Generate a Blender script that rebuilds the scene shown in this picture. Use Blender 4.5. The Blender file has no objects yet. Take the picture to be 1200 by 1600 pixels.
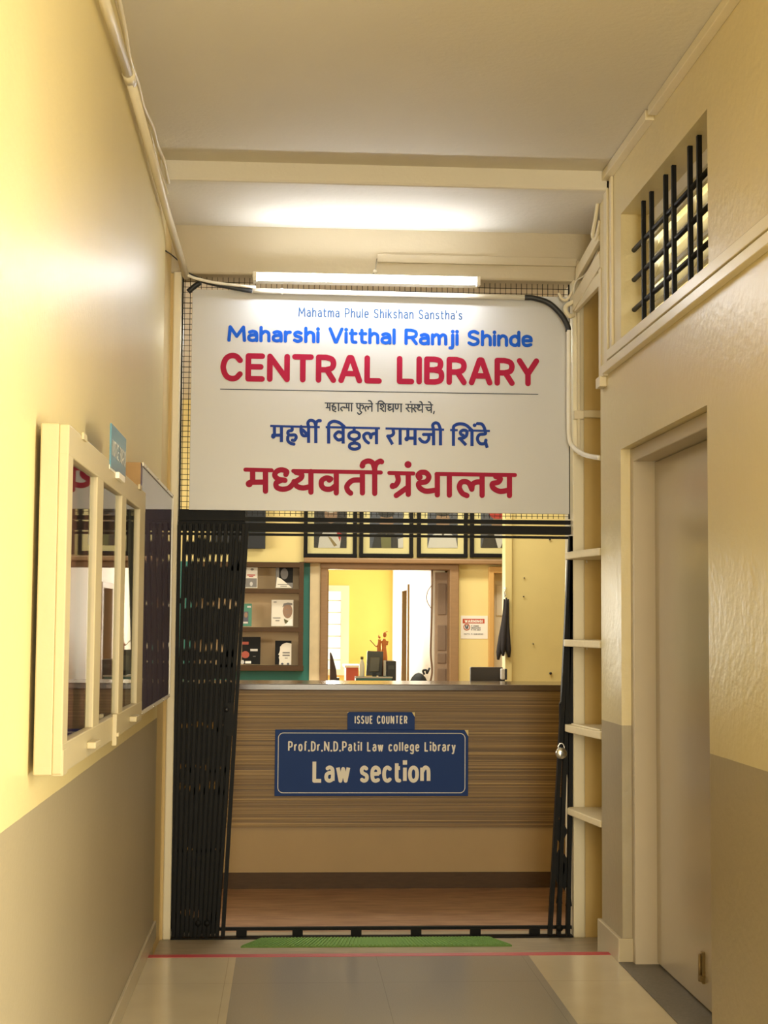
import bpy, bmesh, math, random
from mathutils import Vector, Matrix
random.seed(7)
S = bpy.context.scene
COL = S.collection

# ------------------------------------------------------------------ camera
EYE, FPX = 1.36, 2380.0
YAW, PITCH, ROLL = .0623, .0719, .0071
_f = Vector((math.sin(YAW)*math.cos(PITCH), math.cos(YAW)*math.cos(PITCH), math.sin(PITCH)))
_r0 = Vector((math.cos(YAW), -math.sin(YAW), 0)); _u0 = _r0.cross(_f)
_r = _r0*math.cos(ROLL) + _u0*math.sin(ROLL); _u = -_r0*math.sin(ROLL) + _u0*math.cos(ROLL)
CAMP = Vector((0, 0, EYE))
cd = bpy.data.cameras.new('camera'); cam = bpy.data.objects.new('camera', cd); COL.objects.link(cam)
cd.sensor_fit = 'HORIZONTAL'; cd.sensor_width = 36; cd.lens = FPX/1200*36; cd.clip_start = .05; cd.clip_end = 200
mw = Matrix((( _r.x, _u.x, -_f.x, 0), (_r.y, _u.y, -_f.y, 0), (_r.z, _u.z, -_f.z, EYE), (0, 0, 0, 1)))
cam.matrix_world = mw; S.camera = cam

def at(px, py, X=None, Y=None, Z=None):
    """point of the place seen at photo pixel (px,py) on the plane X=, Y= or Z="""
    d = _r*((px-600)/FPX) + _u*(-(py-800)/FPX) + _f
    t = (X/d.x if X is not None else Y/d.y if Y is not None else (Z-EYE)/d.z)
    return CAMP + d*t

# ------------------------------------------------------------------ world, lights, exposure
w = bpy.data.worlds.new('world'); S.world = w; w.use_nodes = True
bg = w.node_tree.nodes['Background']; bg.inputs[0].default_value = (1.0, .93, .74, 1); bg.inputs[1].default_value = 1.6
S.view_settings.view_transform = 'Standard'; S.view_settings.look = 'None'; S.view_settings.gamma = 1
S.view_settings.use_curve_mapping = False; S.view_settings.exposure = 0.0
S.cycles.use_denoising = True
S.cycles.max_bounces = 8; S.cycles.diffuse_bounces = 5; S.cycles.sample_clamp_indirect = 8
S.cycles.caustics_reflective = False; S.cycles.caustics_refractive = False

def area(name, loc, target, sx, sy, power, color):
    l = bpy.data.lights.new(name, 'AREA'); l.shape = 'RECTANGLE'; l.size = sx; l.size_y = sy; l.energy = power; l.color = color
    o = bpy.data.objects.new(name, l); COL.objects.link(o); o.location = loc
    o.rotation_euler = (Vector(target)-Vector(loc)).to_track_quat('-Z', 'Y').to_euler(); return o
# daylight from the far open end of the corridor behind the viewer, the high window and the back room window, plus added unseen fills
area('corridor_end_daylight', (.4, -4.6, 1.7), (.4, 3, 1.5), 1.7, 2.4, 300, (1, .92, .72))
area('added_side_light', (1.95, 2.45, 1.25), (-1, 2.75, 1.25), 1.05, 1.9, 95, (1, .93, .72))  # invented side opening, placed to brighten the left wall
area('high_window_daylight', (2.3, 5.5, 3.0), (1.4, 5.5, 2.75), 1.4, .8, 25, (1, .95, .78))
area('added_corridor_fill', (.4, -1.2, 3.25), (.4, -1.2, 0), 1.2, .3, 130, (1, .92, .74))  # unseen lamp added to brighten the corridor walls
area('added_library_side_fill', (-4.3, 10.3, 1.9), (0, 10.6, 1.0), 2.6, 1.6, 165, (1, .93, .78))  # no window known here; added to light the library from the left
area('library_ceiling_light', (.4, 9.9, 3.22), (.4, 9.9, 0), 2.6, .5, 78, (1, .93, .74))
area('added_library_rear_fill', (1.3, 12.2, 3.22), (1.3, 12.2, 0), 1.6, .4, 50, (1, .93, .74))  # extra lamp added to brighten back wall and portraits behind the partition
area('back_room_daylight', (-.2, 18.6, 1.5), (.6, 14, 1.2), 1.6, 1.5, 170, (1, .96, .84))

# ------------------------------------------------------------------ materials
MATS = {}
def mat(name, color, rough=.5, metal=0, spec=.5, bump=0, bscale=60, var=0, vscale=6, emit=None, estr=0, trans=0, coat=0, stretch=None):
    if name in MATS: return MATS[name]
    m = bpy.data.materials.new(name); m.use_nodes = True; nt = m.node_tree; b = nt.nodes['Principled BSDF']
    b.inputs['Base Color'].default_value = (*color, 1); b.inputs['Roughness'].default_value = rough
    b.inputs['Metallic'].default_value = metal; b.inputs['Specular IOR Level'].default_value = spec
    b.inputs['Coat Weight'].default_value = coat; b.inputs['Coat Roughness'].default_value = .08
    b.inputs['Transmission Weight'].default_value = trans
    if emit: b.inputs['Emission Color'].default_value = (*emit, 1); b.inputs['Emission Strength'].default_value = estr
    tc = nt.nodes.new('ShaderNodeTexCoord'); vec = tc.outputs['Object']
    if stretch:
        mp = nt.nodes.new('ShaderNodeMapping'); mp.inputs['Scale'].default_value = stretch
        nt.links.new(vec, mp.inputs[0]); vec = mp.outputs[0]
    if bump:
        n = nt.nodes.new('ShaderNodeTexNoise'); n.inputs['Scale'].default_value = bscale; n.inputs['Detail'].default_value = 5
        bp = nt.nodes.new('ShaderNodeBump'); bp.inputs['Strength'].default_value = bump; bp.inputs['Distance'].default_value = .004
        nt.links.new(vec, n.inputs['Vector']); nt.links.new(n.outputs[0], bp.inputs['Height']); nt.links.new(bp.outputs[0], b.inputs['Normal'])
    if var:
        n = nt.nodes.new('ShaderNodeTexNoise'); n.inputs['Scale'].default_value = vscale; n.inputs['Detail'].default_value = 6
        mx = nt.nodes.new('ShaderNodeMix'); mx.data_type = 'RGBA'
        mx.inputs[6].default_value = (*[c*(1-var) for c in color], 1); mx.inputs[7].default_value = (*[min(1, c*(1+var)) for c in color], 1)
        nt.links.new(vec, n.inputs['Vector']); nt.links.new(n.outputs[0], mx.inputs[0]); nt.links.new(mx.outputs[2], b.inputs['Base Color'])
    MATS[name] = m; return m

def N(nt, kind, **kw):
    n = nt.nodes.new(kind)
    for k, v in kw.items(): setattr(n, k, v)
    return n
def mth(nt, op, a, b=None):
    n = N(nt, 'ShaderNodeMath', operation=op)
    for i, v in enumerate((a, b)):
        if v is None: continue
        if isinstance(v, (int, float)): n.inputs[i].default_value = v
        else: nt.links.new(v, n.inputs[i])
    return n.outputs[0]
def mixc(nt, fac, a, b):
    n = N(nt, 'ShaderNodeMix', data_type='RGBA')
    nt.links.new(fac, n.inputs[0])
    for i, v in ((6, a), (7, b)):
        if isinstance(v, tuple): n.inputs[i].default_value = (*v, 1)
        else: nt.links.new(v, n.inputs[i])
    return n.outputs[2]

def wall_paint(name, up, low, split, rough=.32, bump=.25, bscale=45, spec=.5):
    """two tone gloss paint: cream above, grey dado below"""
    m = mat(name, up, rough, spec=spec); nt = m.node_tree; b = nt.nodes['Principled BSDF']
    tc = N(nt, 'ShaderNodeTexCoord'); sp = N(nt, 'ShaderNodeSeparateXYZ'); nt.links.new(tc.outputs['Object'], sp.inputs[0])
    n1 = N(nt, 'ShaderNodeTexNoise'); n1.inputs['Scale'].default_value = 3; n1.inputs['Detail'].default_value = 6
    nt.links.new(tc.outputs['Object'], n1.inputs['Vector'])
    u = mixc(nt, n1.outputs[0], tuple(c*.95 for c in up), tuple(min(1, c*1.05) for c in up))
    l = mixc(nt, n1.outputs[0], tuple(c*.94 for c in low), tuple(min(1, c*1.06) for c in low))
    wob = mth(nt, 'MULTIPLY', mth(nt, 'SUBTRACT', n1.outputs[0], .5), .006)
    fac = mth(nt, 'GREATER_THAN', mth(nt, 'ADD', sp.outputs[2], wob), split)
    nt.links.new(mixc(nt, fac, l, u), b.inputs['Base Color'])
    nb = N(nt, 'ShaderNodeTexNoise'); nb.inputs['Scale'].default_value = bscale; nb.inputs['Detail'].default_value = 4
    nt.links.new(tc.outputs['Object'], nb.inputs['Vector'])
    nc = N(nt, 'ShaderNodeTexNoise'); nc.inputs['Scale'].default_value = 7; nt.links.new(tc.outputs['Object'], nc.inputs['Vector'])
    h = mth(nt, 'ADD', nb.outputs[0], mth(nt, 'MULTIPLY', nc.outputs[0], 1.5))
    bp = N(nt, 'ShaderNodeBump'); bp.inputs['Strength'].default_value = bump; bp.inputs['Distance'].default_value = .003
    nt.links.new(h, bp.inputs['Height']); nt.links.new(bp.outputs[0], b.inputs['Normal'])
    return m

CREAM = (.76, .64, .32)
GREY = (.39, .33, .215)
m_wallL = wall_paint('left_wall_paint', CREAM, GREY, .94, .40, .3, 55, .75)
m_wallR = wall_paint('right_wall_paint', (.70, .60, .35), GREY, .945, .36, .6, 38, .75)
m_yellow = mat('bay_shaded_yellow', (.66, .50, .22), .55, bump=.2, bscale=40, var=.05)  # deeper yellow: shade of the bay put into the base colour
m_white = mat('cream_gloss_paint', (.80, .73, .55), .35, bump=.1, bscale=40, var=.04)
m_ceil = mat('ceiling_distemper', (.70, .655, .565), .75, bump=.35, bscale=55, var=.03, vscale=4)
m_bay = mat('bay_ceiling_white', (.72, .68, .60), .8, bump=.5, bscale=40, var=.03)
m_lintel = mat('lintel_paint', (.55, .48, .35), .7, bump=.25, bscale=50, var=.04)
m_pvc = mat('cream_pvc', (.76, .68, .50), .35, var=.05, vscale=10)
m_pvcw = mat('white_pvc', (.86, .82, .72), .3)
m_black = mat('black_enamel', (.010, .010, .010), .5, spec=.12, var=.3, vscale=20)
m_rubber = mat('black_rubber', (.015, .015, .017), .5)
m_steel = mat('brushed_steel', (.62, .62, .60), .25, metal=1)
m_brass = mat('worn_brass', (.30, .22, .11), .5, metal=.7)
m_wood = mat('brown_laminate', (.075, .042, .02), .45, spec=.2, var=.25, vscale=18, stretch=(1, 1, 6))
m_rawwood = mat('raw_wood', (.36, .22, .09), .6, var=.2, vscale=20)
m_signw = mat('sign_white_vinyl', (.61, .61, .615), .3, var=.02, vscale=3)
m_ink_lb = mat('ink_pale_blue', (.03, .09, .22),.5, spec=.12)
m_ink_b = mat('ink_blue', (.01, .10, .58),.5, spec=.12)
m_ink_db = mat('ink_deep_blue', (.016, .055, .32),.5, spec=.12)
m_ink_r = mat('ink_crimson', (.38, .012, .05),.5, spec=.12)
m_ink_g = mat('ink_slate', (.05, .065, .10),.5, spec=.12)
m_blue = mat('royal_blue_acrylic', (.008, .042, .22), .5, spec=.2)
m_lettw = mat('white_lettering', (.85, .83, .78), .4)
def glass_mat():
    m = mat('clear_glass', (1, 1, 1)); nt = m.node_tree; nt.nodes.remove(nt.nodes['Principled BSDF'])
    t = N(nt, 'ShaderNodeBsdfTransparent'); t.inputs[0].default_value = (.95, .97, .96, 1)
    g = N(nt, 'ShaderNodeBsdfGlossy'); g.inputs['Roughness'].default_value = .015
    f = N(nt, 'ShaderNodeFresnel'); f.inputs[0].default_value = 1.5; mx = N(nt, 'ShaderNodeMixShader')
    ge = N(nt, 'ShaderNodeNewGeometry'); nt.links.new(mth(nt, 'MULTIPLY', f.outputs[0], mth(nt, 'SUBTRACT', 1.0, ge.outputs['Backfacing'])), mx.inputs[0]); nt.links.new(t.outputs[0], mx.inputs[1]); nt.links.new(g.outputs[0], mx.inputs[2])
    nt.links.new(mx.outputs[0], nt.nodes['Material Output'].inputs[0]); return m
m_glass = glass_mat()
m_door = mat('door_grey_gloss', (.50, .43, .33), .22, bump=.06, bscale=12, var=.03)
m_frame = mat('door_frame_paint', (.52, .45, .34), .4, bump=.08, bscale=30, var=.04)
m_stone = mat('dark_granite', (.12, .105, .085), .45, var=.4, vscale=90)
m_thresh = mat('threshold_stone', (.36, .30, .205), .4, var=.4, vscale=7, stretch=(1, 5, 1), bump=.1)
m_red = mat('red_tape', (.42, .018, .03), .4)
m_tile_skirt = mat('skirting_tile', (.50, .43, .30), .25, var=.06, vscale=4)
m_libwall = mat('library_yellow', (.79, .66, .29), .6, var=.04, bump=.1)
m_teal = mat('teal_paint', (.03, .20, .17), .5, var=.06)
m_inner = mat('inner_room_yellow', (.88, .68, .19), .6, var=.03)
m_innerw = mat('inner_room_white', (.85, .80, .66), .6, var=.04)
m_doorwood = mat('brown_frame_wood', (.30, .18, .085), .45, var=.2, vscale=14, stretch=(1, 1, 5))
m_leaf = mat('carved_door_wood', (.34, .24, .16), .5, var=.2, vscale=10)
m_tan = mat('tan_frame_wood', (.62, .37, .12), .5, var=.1)
m_cream = mat('mat_board_cream', (.80, .68, .36), .7)
m_dark = mat('charcoal_plastic', (.02, .02, .022), .4)
m_screen = mat('monitor_back', (.06, .065, .06), .4)
m_kshelf = mat('shelf_plaster', (.74, .64, .42), .5, var=.08, vscale=30, bump=.3, bscale=60)

def floor_mat():
    m = mat('corridor_tile', (.6, .5, .36), .16); nt = m.node_tree; b = nt.nodes['Principled BSDF']
    tc = N(nt, 'ShaderNodeTexCoord'); sp = N(nt, 'ShaderNodeSeparateXYZ'); nt.links.new(tc.outputs['Object'], sp.inputs[0])
    x, y = sp.outputs[0], sp.outputs[1]
    ing = mth(nt, 'MULTIPLY', mth(nt, 'GREATER_THAN', x, -.194), mth(nt, 'LESS_THAN', x, 1.0))
    ns = N(nt, 'ShaderNodeTexNoise'); ns.inputs['Scale'].default_value = 220; nt.links.new(tc.outputs['Object'], ns.inputs['Vector'])
    nl = N(nt, 'ShaderNodeTexNoise'); nl.inputs['Scale'].default_value = 4; nl.inputs['Detail'].default_value = 6; nt.links.new(tc.outputs['Object'], nl.inputs['Vector'])
    beige = mixc(nt, nl.outputs[0], (.54, .465, .325), (.66, .575, .41))
    grey = mixc(nt, ns.outputs[0], (.30, .275, .235), (.385, .355, .305))
    c = mixc(nt, ing, beige, grey)
    fx = mth(nt, 'MODULO', mth(nt, 'ADD', x, 6.194), .597); fy = mth(nt, 'MODULO', mth(nt, 'ADD', y, 30-6.10), .62)
    ln = mth(nt, 'MAXIMUM', mth(nt, 'LESS_THAN', fx, .0025), mth(nt, 'LESS_THAN', fy, .0035))
    c2 = mixc(nt, mth(nt, 'MULTIPLY', ln, .35), c, (.16, .13, .10))
    nt.links.new(c2, b.inputs['Base Color']); return m
def clad_mat():
    """bamboo-like horizontally ribbed laminate"""
    m = mat('ribbed_laminate', (.4, .26, .1), .45); nt = m.node_tree; b = nt.nodes['Principled BSDF']
    tc = N(nt, 'ShaderNodeTexCoord'); mp = N(nt, 'ShaderNodeMapping'); mp.inputs['Scale'].default_value = (.3, .3, 105)
    nt.links.new(tc.outputs['Object'], mp.inputs[0])
    n = N(nt, 'ShaderNodeTexNoise'); n.inputs['Scale'].default_value = 1; n.inputs['Detail'].default_value = 3; n.inputs['Roughness'].default_value = .7
    nt.links.new(mp.outputs[0], n.inputs['Vector'])
    r = N(nt, 'ShaderNodeValToRGB'); e = r.color_ramp.elements
    e[0].position = .3; e[0].color = (.075, .042, .012, 1); e[1].position = .72; e[1].color = (.44, .30, .12, 1)
    k = e.new(.5); k.color = (.20, .12, .04, 1)
    nt.links.new(n.outputs[0], r.inputs[0]); nt.links.new(r.outputs[0], b.inputs['Base Color'])
    bp = N(nt, 'ShaderNodeBump'); bp.inputs['Strength'].default_value = .5; bp.inputs['Distance'].default_value = .004
    nt.links.new(n.outputs[0], bp.inputs['Height']); nt.links.new(bp.outputs[0], b.inputs['Normal']); return m
def streak_floor():
    m = mat('library_floor_tile', (.3, .17, .1), .3); nt = m.node_tree; b = nt.nodes['Principled BSDF']
    tc = N(nt, 'ShaderNodeTexCoord'); mp = N(nt, 'ShaderNodeMapping'); mp.inputs['Scale'].default_value = (3, 14, 1)
    nt.links.new(tc.outputs['Object'], mp.inputs[0])
    n = N(nt, 'ShaderNodeTexNoise'); n.inputs['Scale'].default_value = 1.6; n.inputs['Detail'].default_value = 8; n.inputs['Roughness'].default_value = .65
    nt.links.new(mp.outputs[0], n.inputs['Vector'])
    r = N(nt, 'ShaderNodeValToRGB'); e = r.color_ramp.elements
    e[0].position = .3; e[0].color = (.20, .10, .06, 1); e[1].position = .75; e[1].color = (.52, .33, .22, 1)
    nt.links.new(n.outputs[0], r.inputs[0]); nt.links.new(r.outputs[0], b.inputs['Base Color']); return m
m_floor, m_clad, m_lfloor = floor_mat(), clad_mat(), streak_floor()

# ------------------------------------------------------------------ mesh helpers
class MB:
    k = 0
    def __init__(s): s.v = []; s.f = []; s.sm = []
    def add(s, vs, fs, smooth=False):
        o = len(s.v); s.v += [tuple(v) for v in vs]; s.f += [tuple(i+o for i in f) for f in fs]; s.sm += [smooth]*len(fs)
    def box(s, x0, x1, y0, y1, z0, z1):
        x0, x1 = sorted((x0, x1)); y0, y1 = sorted((y0, y1)); z0, z1 = sorted((z0, z1))
        if max(x1-x0, y1-y0, z1-z0) < 2.6:   # never two faces in exactly one plane
            MB.k = (MB.k+1) % 11; e = MB.k*4e-5; x0 -= e; x1 += e; y0 -= e; y1 += e; z0 -= e; z1 += e
        s.add([(x, y, z) for z in (z0, z1) for y in (y0, y1) for x in (x0, x1)],
              [(0, 2, 3, 1), (4, 5, 7, 6), (0, 1, 5, 4), (2, 6, 7, 3), (0, 4, 6, 2), (1, 3, 7, 5)]); return s
    def prism(s, poly, off):
        """poly: list of 3d points (planar), off: extrusion vector"""
        n = len(poly); off = Vector(off); a = [Vector(p) for p in poly]
        s.add(a+[p+off for p in a], [tuple(range(n))[::-1], tuple(range(n, 2*n))]+[(i, (i+1) % n, n+(i+1) % n, n+i) for i in range(n)]); return s
    def bar(s, p, q, wd, dp, up=(0, 1, 0)):
        """flat bar from p to q: width wd in plane, depth dp along up"""
        p, q, up = Vector(p), Vector(q), Vector(up); d = (q-p).normalized(); sd = d.cross(up).normalized()*wd/2; u = up.normalized()*dp/2
        s.prism([p-sd-u, p+sd-u, q+sd-u, q-sd-u], u*2); return s
    def tube(s, pts, r, n=10, cap=True):
        pts = [Vector(p) for p in pts]; rs = r if isinstance(r, (list, tuple)) else [r]*len(pts)
        ref = None; vs = []; fs = []
        for i, p in enumerate(pts):
            t = (pts[min(i+1, len(pts)-1)]-pts[max(i-1, 0)]).normalized()
            if ref is None: ref = t.orthogonal().normalized()
            ref = (ref-t*ref.dot(t)).normalized(); b = t.cross(ref)
            vs += [p+(ref*math.cos(2*math.pi*k/n)+b*math.sin(2*math.pi*k/n))*rs[i] for k in range(n)]
        for i in range(len(pts)-1):
            for k in range(n): fs.append((i*n+k, i*n+(k+1) % n, (i+1)*n+(k+1) % n, (i+1)*n+k))
        if cap: fs += [tuple(range(n))[::-1], tuple(range((len(pts)-1)*n, len(pts)*n))]
        s.add(vs, fs, True); return s
    def lathe(s, prof, c, n=20, axis='Z'):
        c = Vector(c); vs = []; fs = []
        for r, h in prof:
            for k in range(n):
                a = 2*math.pi*k/n; x, y = r*math.cos(a), r*math.sin(a)
                vs.append(c+(Vector((x, y, h)) if axis == 'Z' else Vector((x, h, y)) if axis == 'Y' else Vector((h, x, y))))
        for i in range(len(prof)-1):
            for k in range(n): fs.append((i*n+k, i*n+(k+1) % n, (i+1)*n+(k+1) % n, (i+1)*n+k))
        s.add(vs, fs, True); return s
    def ball(s, c, rx, ry=None, rz=None, n=14):
        ry = ry or rx; rz = rz or rx; k = n//2
        vs = [(c[0]+rx*math.sin(math.pi*i/k)*math.cos(2*math.pi*j/n), c[1]+ry*math.sin(math.pi*i/k)*math.sin(2*math.pi*j/n), c[2]+rz*math.cos(math.pi*i/k)) for i in range(k+1) for j in range(n)]
        s.add(vs, [(i*n+j, (i+1)*n+j, (i+1)*n+(j+1) % n, i*n+(j+1) % n) for i in range(k) for j in range(n)], True); return s
    def build(s, name, m, parent=None, bevel=0, local=None):
        me = bpy.data.meshes.new(name); off = Vector(local) if local is not None else (Vector(parent['_o']) if parent is not None and '_o' in parent else Vector((0, 0, 0)))
        me.from_pydata([tuple(Vector(v)-off) for v in s.v], [], s.f); me.materials.append(m)
        for p, k in zip(me.polygons, s.sm): p.use_smooth = k
        bm = bmesh.new(); bm.from_mesh(me); bmesh.ops.remove_doubles(bm, verts=bm.verts, dist=1e-6); bmesh.ops.recalc_face_normals(bm, faces=bm.faces); bm.to_mesh(me); bm.free()
        o = bpy.data.objects.new(name, me); COL.objects.link(o)
        if parent is not None:
            o.parent = parent
        elif local is not None: o.location = off
        o['_o'] = tuple(off)
        if bevel:
            b = o.modifiers.new('bevel', 'BEVEL'); b.width = bevel; b.segments = 2; b.limit_method = 'ANGLE'
        return o
def tag(o, label=None, cat=None, group=None, kind=None):
    if label: o['label'] = label
    if cat: o['category'] = cat
    if group: o['group'] = group
    if kind: o['kind'] = kind
    return o
def thing(name, loc, label, cat, group=None):
    o = bpy.data.objects.new(name, None); COL.objects.link(o); o.location = loc; o['_o'] = tuple(loc); o.empty_display_size = .1
    return tag(o, label, cat, group)
def struct(name, mb, m, label, cat, parent=None, bevel=0):
    o = mb.build(name, m, parent, bevel)
    return tag(o, label, cat, None, 'structure')
def smooth(pts, k=6):
    P = [Vector((*p, 0) if len(p) == 2 else p) for p in pts]; n = len(P); out = []
    closed = (P[0]-P[-1]).length < 1e-9
    for i in range(n-1):
        p0 = P[i-1] if i > 0 else (P[-2] if closed else P[0]*2-P[1]); p1, p2 = P[i], P[i+1]
        p3 = P[i+2] if i+2 < n else (P[1] if closed else P[-1]*2-P[-2])
        for j in range(k):
            t = j/k; out.append(.5*((2*p1)+(p2-p0)*t+(2*p0-5*p1+4*p2-p3)*t*t+(3*p1-p0-3*p2+p3)*t**3))
    out.append(P[-1]); return out

# ------------------------------------------------------------------ lettering
LAY = [0]
def lift(vs):
    """each overlapping pen dab lies a hair above the previous one"""
    LAY[0] = (LAY[0]+1) % 97; e = LAY[0]*1.2e-5
    return [(v[0]+e*TOWARD[0], v[1]+e*TOWARD[1], v[2]) for v in vs]
TOWARD = [0, -1]
def stroke(mb, pts, hw, to3, butt=False):
    """flat pen stroke along 2d points"""
    pts = [Vector((p[0], p[1])) for p in pts]
    for i in range(len(pts)-1):
        a, b = pts[i], pts[i+1]; d = b-a
        if d.length < 1e-9: continue
        nrm = Vector((-d.y, d.x)).normalized()*hw
        mb.add(lift([to3(*(a-nrm)), to3(*(b-nrm)), to3(*(b+nrm)), to3(*(a+nrm))]), [(0, 1, 2, 3)])
    for i, p in enumerate(pts):
        if butt and i in (0, len(pts)-1): continue
        mb.add(lift([to3(p.x+hw*math.cos(2*math.pi*k/14), p.y+hw*math.sin(2*math.pi*k/14)) for k in range(14)]), [tuple(range(14))])
G = {
 'C': (.60, ['s .97 .80 .75 .97 .45 1 .15 .86 0 .5 .15 .14 .45 0 .75 .03 .97 .2']), 'E': (.48, ['l 1 1 0 1 0 0 1 0', 'l 0 .53 .9 .53']),
 'N': (.60, ['l 0 0 0 1 1 0 1 1']), 'T': (.56, ['l 0 1 1 1', 'l .5 1 .5 0']),
 'R': (.52, ['l 0 0 0 1 .5 1', 's .5 1 .88 .92 1 .73 .88 .53 .5 .45', 'l .5 .45 0 .45', 'l .55 .45 1 0']),
 'P': (.50, ['l 0 0 0 1 .5 1', 's .5 1 .88 .92 1 .71 .88 .5 .5 .42', 'l .5 .42 0 .42']),
 'A': (.64, ['l 0 0 .44 1 .56 1 1 0', 'l .14 .3 .86 .3']), 'L': (.42, ['l 0 1 0 0 1 0']), 'I': (.001, ['l 0 1 0 0']),
 'B': (.52, ['l .5 1 0 1 0 0 .55 0', 's .5 1 .85 .94 .93 .77 .82 .6 .5 .53', 's .5 .53 .9 .46 1 .27 .9 .07 .55 0', 'l 0 .53 .5 .53']),
 'Y': (.60, ['l 0 1 .5 .42 1 1', 'l .5 .42 .5 0']), 'M': (.78, ['l 0 0 .07 1 .5 .3 .93 1 1 0']), 'V': (.60, ['l 0 1 .46 0 .54 0 1 1']),
 'S': (.48, ['s .95 .88 .55 1 .1 .88 .1 .63 .5 .5 .92 .37 .92 .11 .45 0 .02 .12']), 'D': (.52, ['l .45 1 0 1 0 0 .45 0', 's .45 1 .88 .85 1 .5 .88 .15 .45 0']),
 'O': (.56, ['s .5 1 .1 .86 0 .5 .1 .14 .5 0 .9 .14 1 .5 .9 .86 .5 1']), 'U': (.52, ['l 0 1 0 .3', 's 0 .3 .12 .07 .5 0 .88 .07 1 .3', 'l 1 .3 1 1']),
 'H': (.54, ['l 0 1 0 0', 'l 1 1 1 0', 'l 0 .52 1 .52']),
 'W': (.85, ['l 0 1 .25 0 .5 .9 .75 0 1 1']), 'G': (.58, ['s .95 .82 .5 1 .1 .86 0 .5 .1 .14 .5 0 .98 .16', 'l .98 .16 .98 .45 .6 .45']),
 'a': (.40, ['s .1 .63 .5 .7 .9 .62 1 .42', 'l 1 .42 1 0', 's 1 .4 .5 .42 .06 .32 .05 .1 .45 0 .9 .08 1 .22']),
 'h': (.40, ['l 0 1 0 0', 's 0 .46 .45 .7 .9 .62 1 .4', 'l 1 .4 1 0']), 'n': (.40, ['l 0 .69 0 0', 's 0 .46 .45 .7 .9 .62 1 .4', 'l 1 .4 1 0']),
 'r': (.24, ['l 0 .69 0 0', 's 0 .42 .4 .64 1 .68']), 's': (.36, ['s .92 .62 .5 .7 .08 .6 .14 .43 .5 .36 .9 .27 .9 .08 .45 0 .02 .08']),
 'i': (.001, ['l 0 .69 0 0', 'd 0 .96']), 't': (.28, ['l .3 .92 .3 .2', 's .3 .2 .45 .04 1 .01', 'l 0 .67 1 .67']), 'l': (.001, ['l 0 1 0 0']),
 'm': (.68, ['l 0 .69 0 0', 's 0 .46 .25 .7 .45 .62 .5 .4', 'l .5 .4 .5 0', 's .5 .46 .75 .7 .95 .62 1 .4', 'l 1 .4 1 0']),
 'j': (.14, ['l 1 .69 1 -.1', 's 1 -.1 .75 -.27 0 -.29', 'd 1 .96']), 'd': (.42, ['l 1 1 1 0', 's 1 .5 .6 .7 .12 .58 0 .34 .12 .1 .6 0 1 .2']),
 'b': (.42, ['l 0 1 0 0', 's 0 .5 .4 .7 .88 .58 1 .34 .88 .1 .4 0 0 .2']),
 'e': (.42, ['l .02 .36 1 .37', 's 1 .37 .92 .6 .5 .7 .1 .6 0 .35 .12 .08 .5 0 .95 .07']), 'u': (.40, ['l 0 .69 0 .25', 's 0 .25 .1 .05 .5 0 1 .22', 'l 1 .69 1 0']),
 'k': (.40, ['l 0 1 0 0', 'l .9 .69 .05 .33', 'l .3 .42 1 0']), 'o': (.44, ['s .5 .7 .12 .6 0 .35 .12 .1 .5 0 .88 .1 1 .35 .88 .6 .5 .7']),
 'c': (.38, ['s 1 .6 .55 .7 .12 .6 0 .35 .12 .1 .55 0 1 .1']), 'f': (.26, ['l .35 0 .35 .8', 's .35 .8 .5 .98 1 1', 'l 0 .66 .95 .66']),
 'g': (.42, ['s 1 .5 .6 .7 .12 .58 0 .36 .12 .13 .6 .04 1 .22', 'l 1 .69 1 -.08', 's 1 -.08 .88 -.26 .5 -.3 .05 -.24']), 'y': (.42, ['l 0 .69 .5 .02', 'l 1 .69 .45 -.15', 's .45 -.15 .3 -.28 .02 -.28']),
 'p': (.42, ['l 0 .69 0 -.3', 's 0 .5 .4 .7 .88 .58 1 .34 .88 .1 .4 0 0 .2']),
 'w': (.64, ['l 0 .69 .25 0 .5 .62 .75 0 1 .69']), "'": (.001, ['l 0 1 0 .8']), '.': (.001, ['d 0 0']), '!': (.001, ['l 0 1 0 .3', 'd 0 0']), ' ': (.18, []),
}
def text(mb, s, x0, x1, z0, H, hw, y, gap=.11, butt=False, plane=None, words=None):
    """write s between x0..x1 on the plane y, base z0, cap height H"""
    nat = sum(G[c][0] for c in s); gaps = 2*hw*len(s)+(len(s)-1)*gap*H
    k = (x1-x0-gaps)/nat; x = x0
    to3 = plane or (lambda a, b: (a, y, b))
    for c in s:
        wd, st = G[c]; W = wd*k; cx = x+hw
        if c == ' ' and words is not None: words.append(mb); mb = MB()
        for t in st:
            q = t.split(); v = [float(a) for a in q[1:]]
            P = [(cx+v[i]*W, z0+hw+v[i+1]*(H-2*hw)) for i in range(0, len(v), 2)]
            if q[0] == 'd':
                a = P[0]; r = hw*1.15
                if butt: stroke(mb, [(a[0], a[1]-r), (a[0], a[1]+r)], r, to3, True); continue
                mb.add(lift([to3(a[0]+r*math.cos(2*math.pi*j/14), a[1]+r*math.sin(2*math.pi*j/14)) for j in range(14)]), [tuple(range(14))]); continue
            if q[0] == 's': P = [(p.x, p.y) for p in smooth(P, 5)]
            stroke(mb, P, hw, to3, butt)
        x += W+2*hw+gap*H
    if words is not None: words.append(mb)
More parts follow.
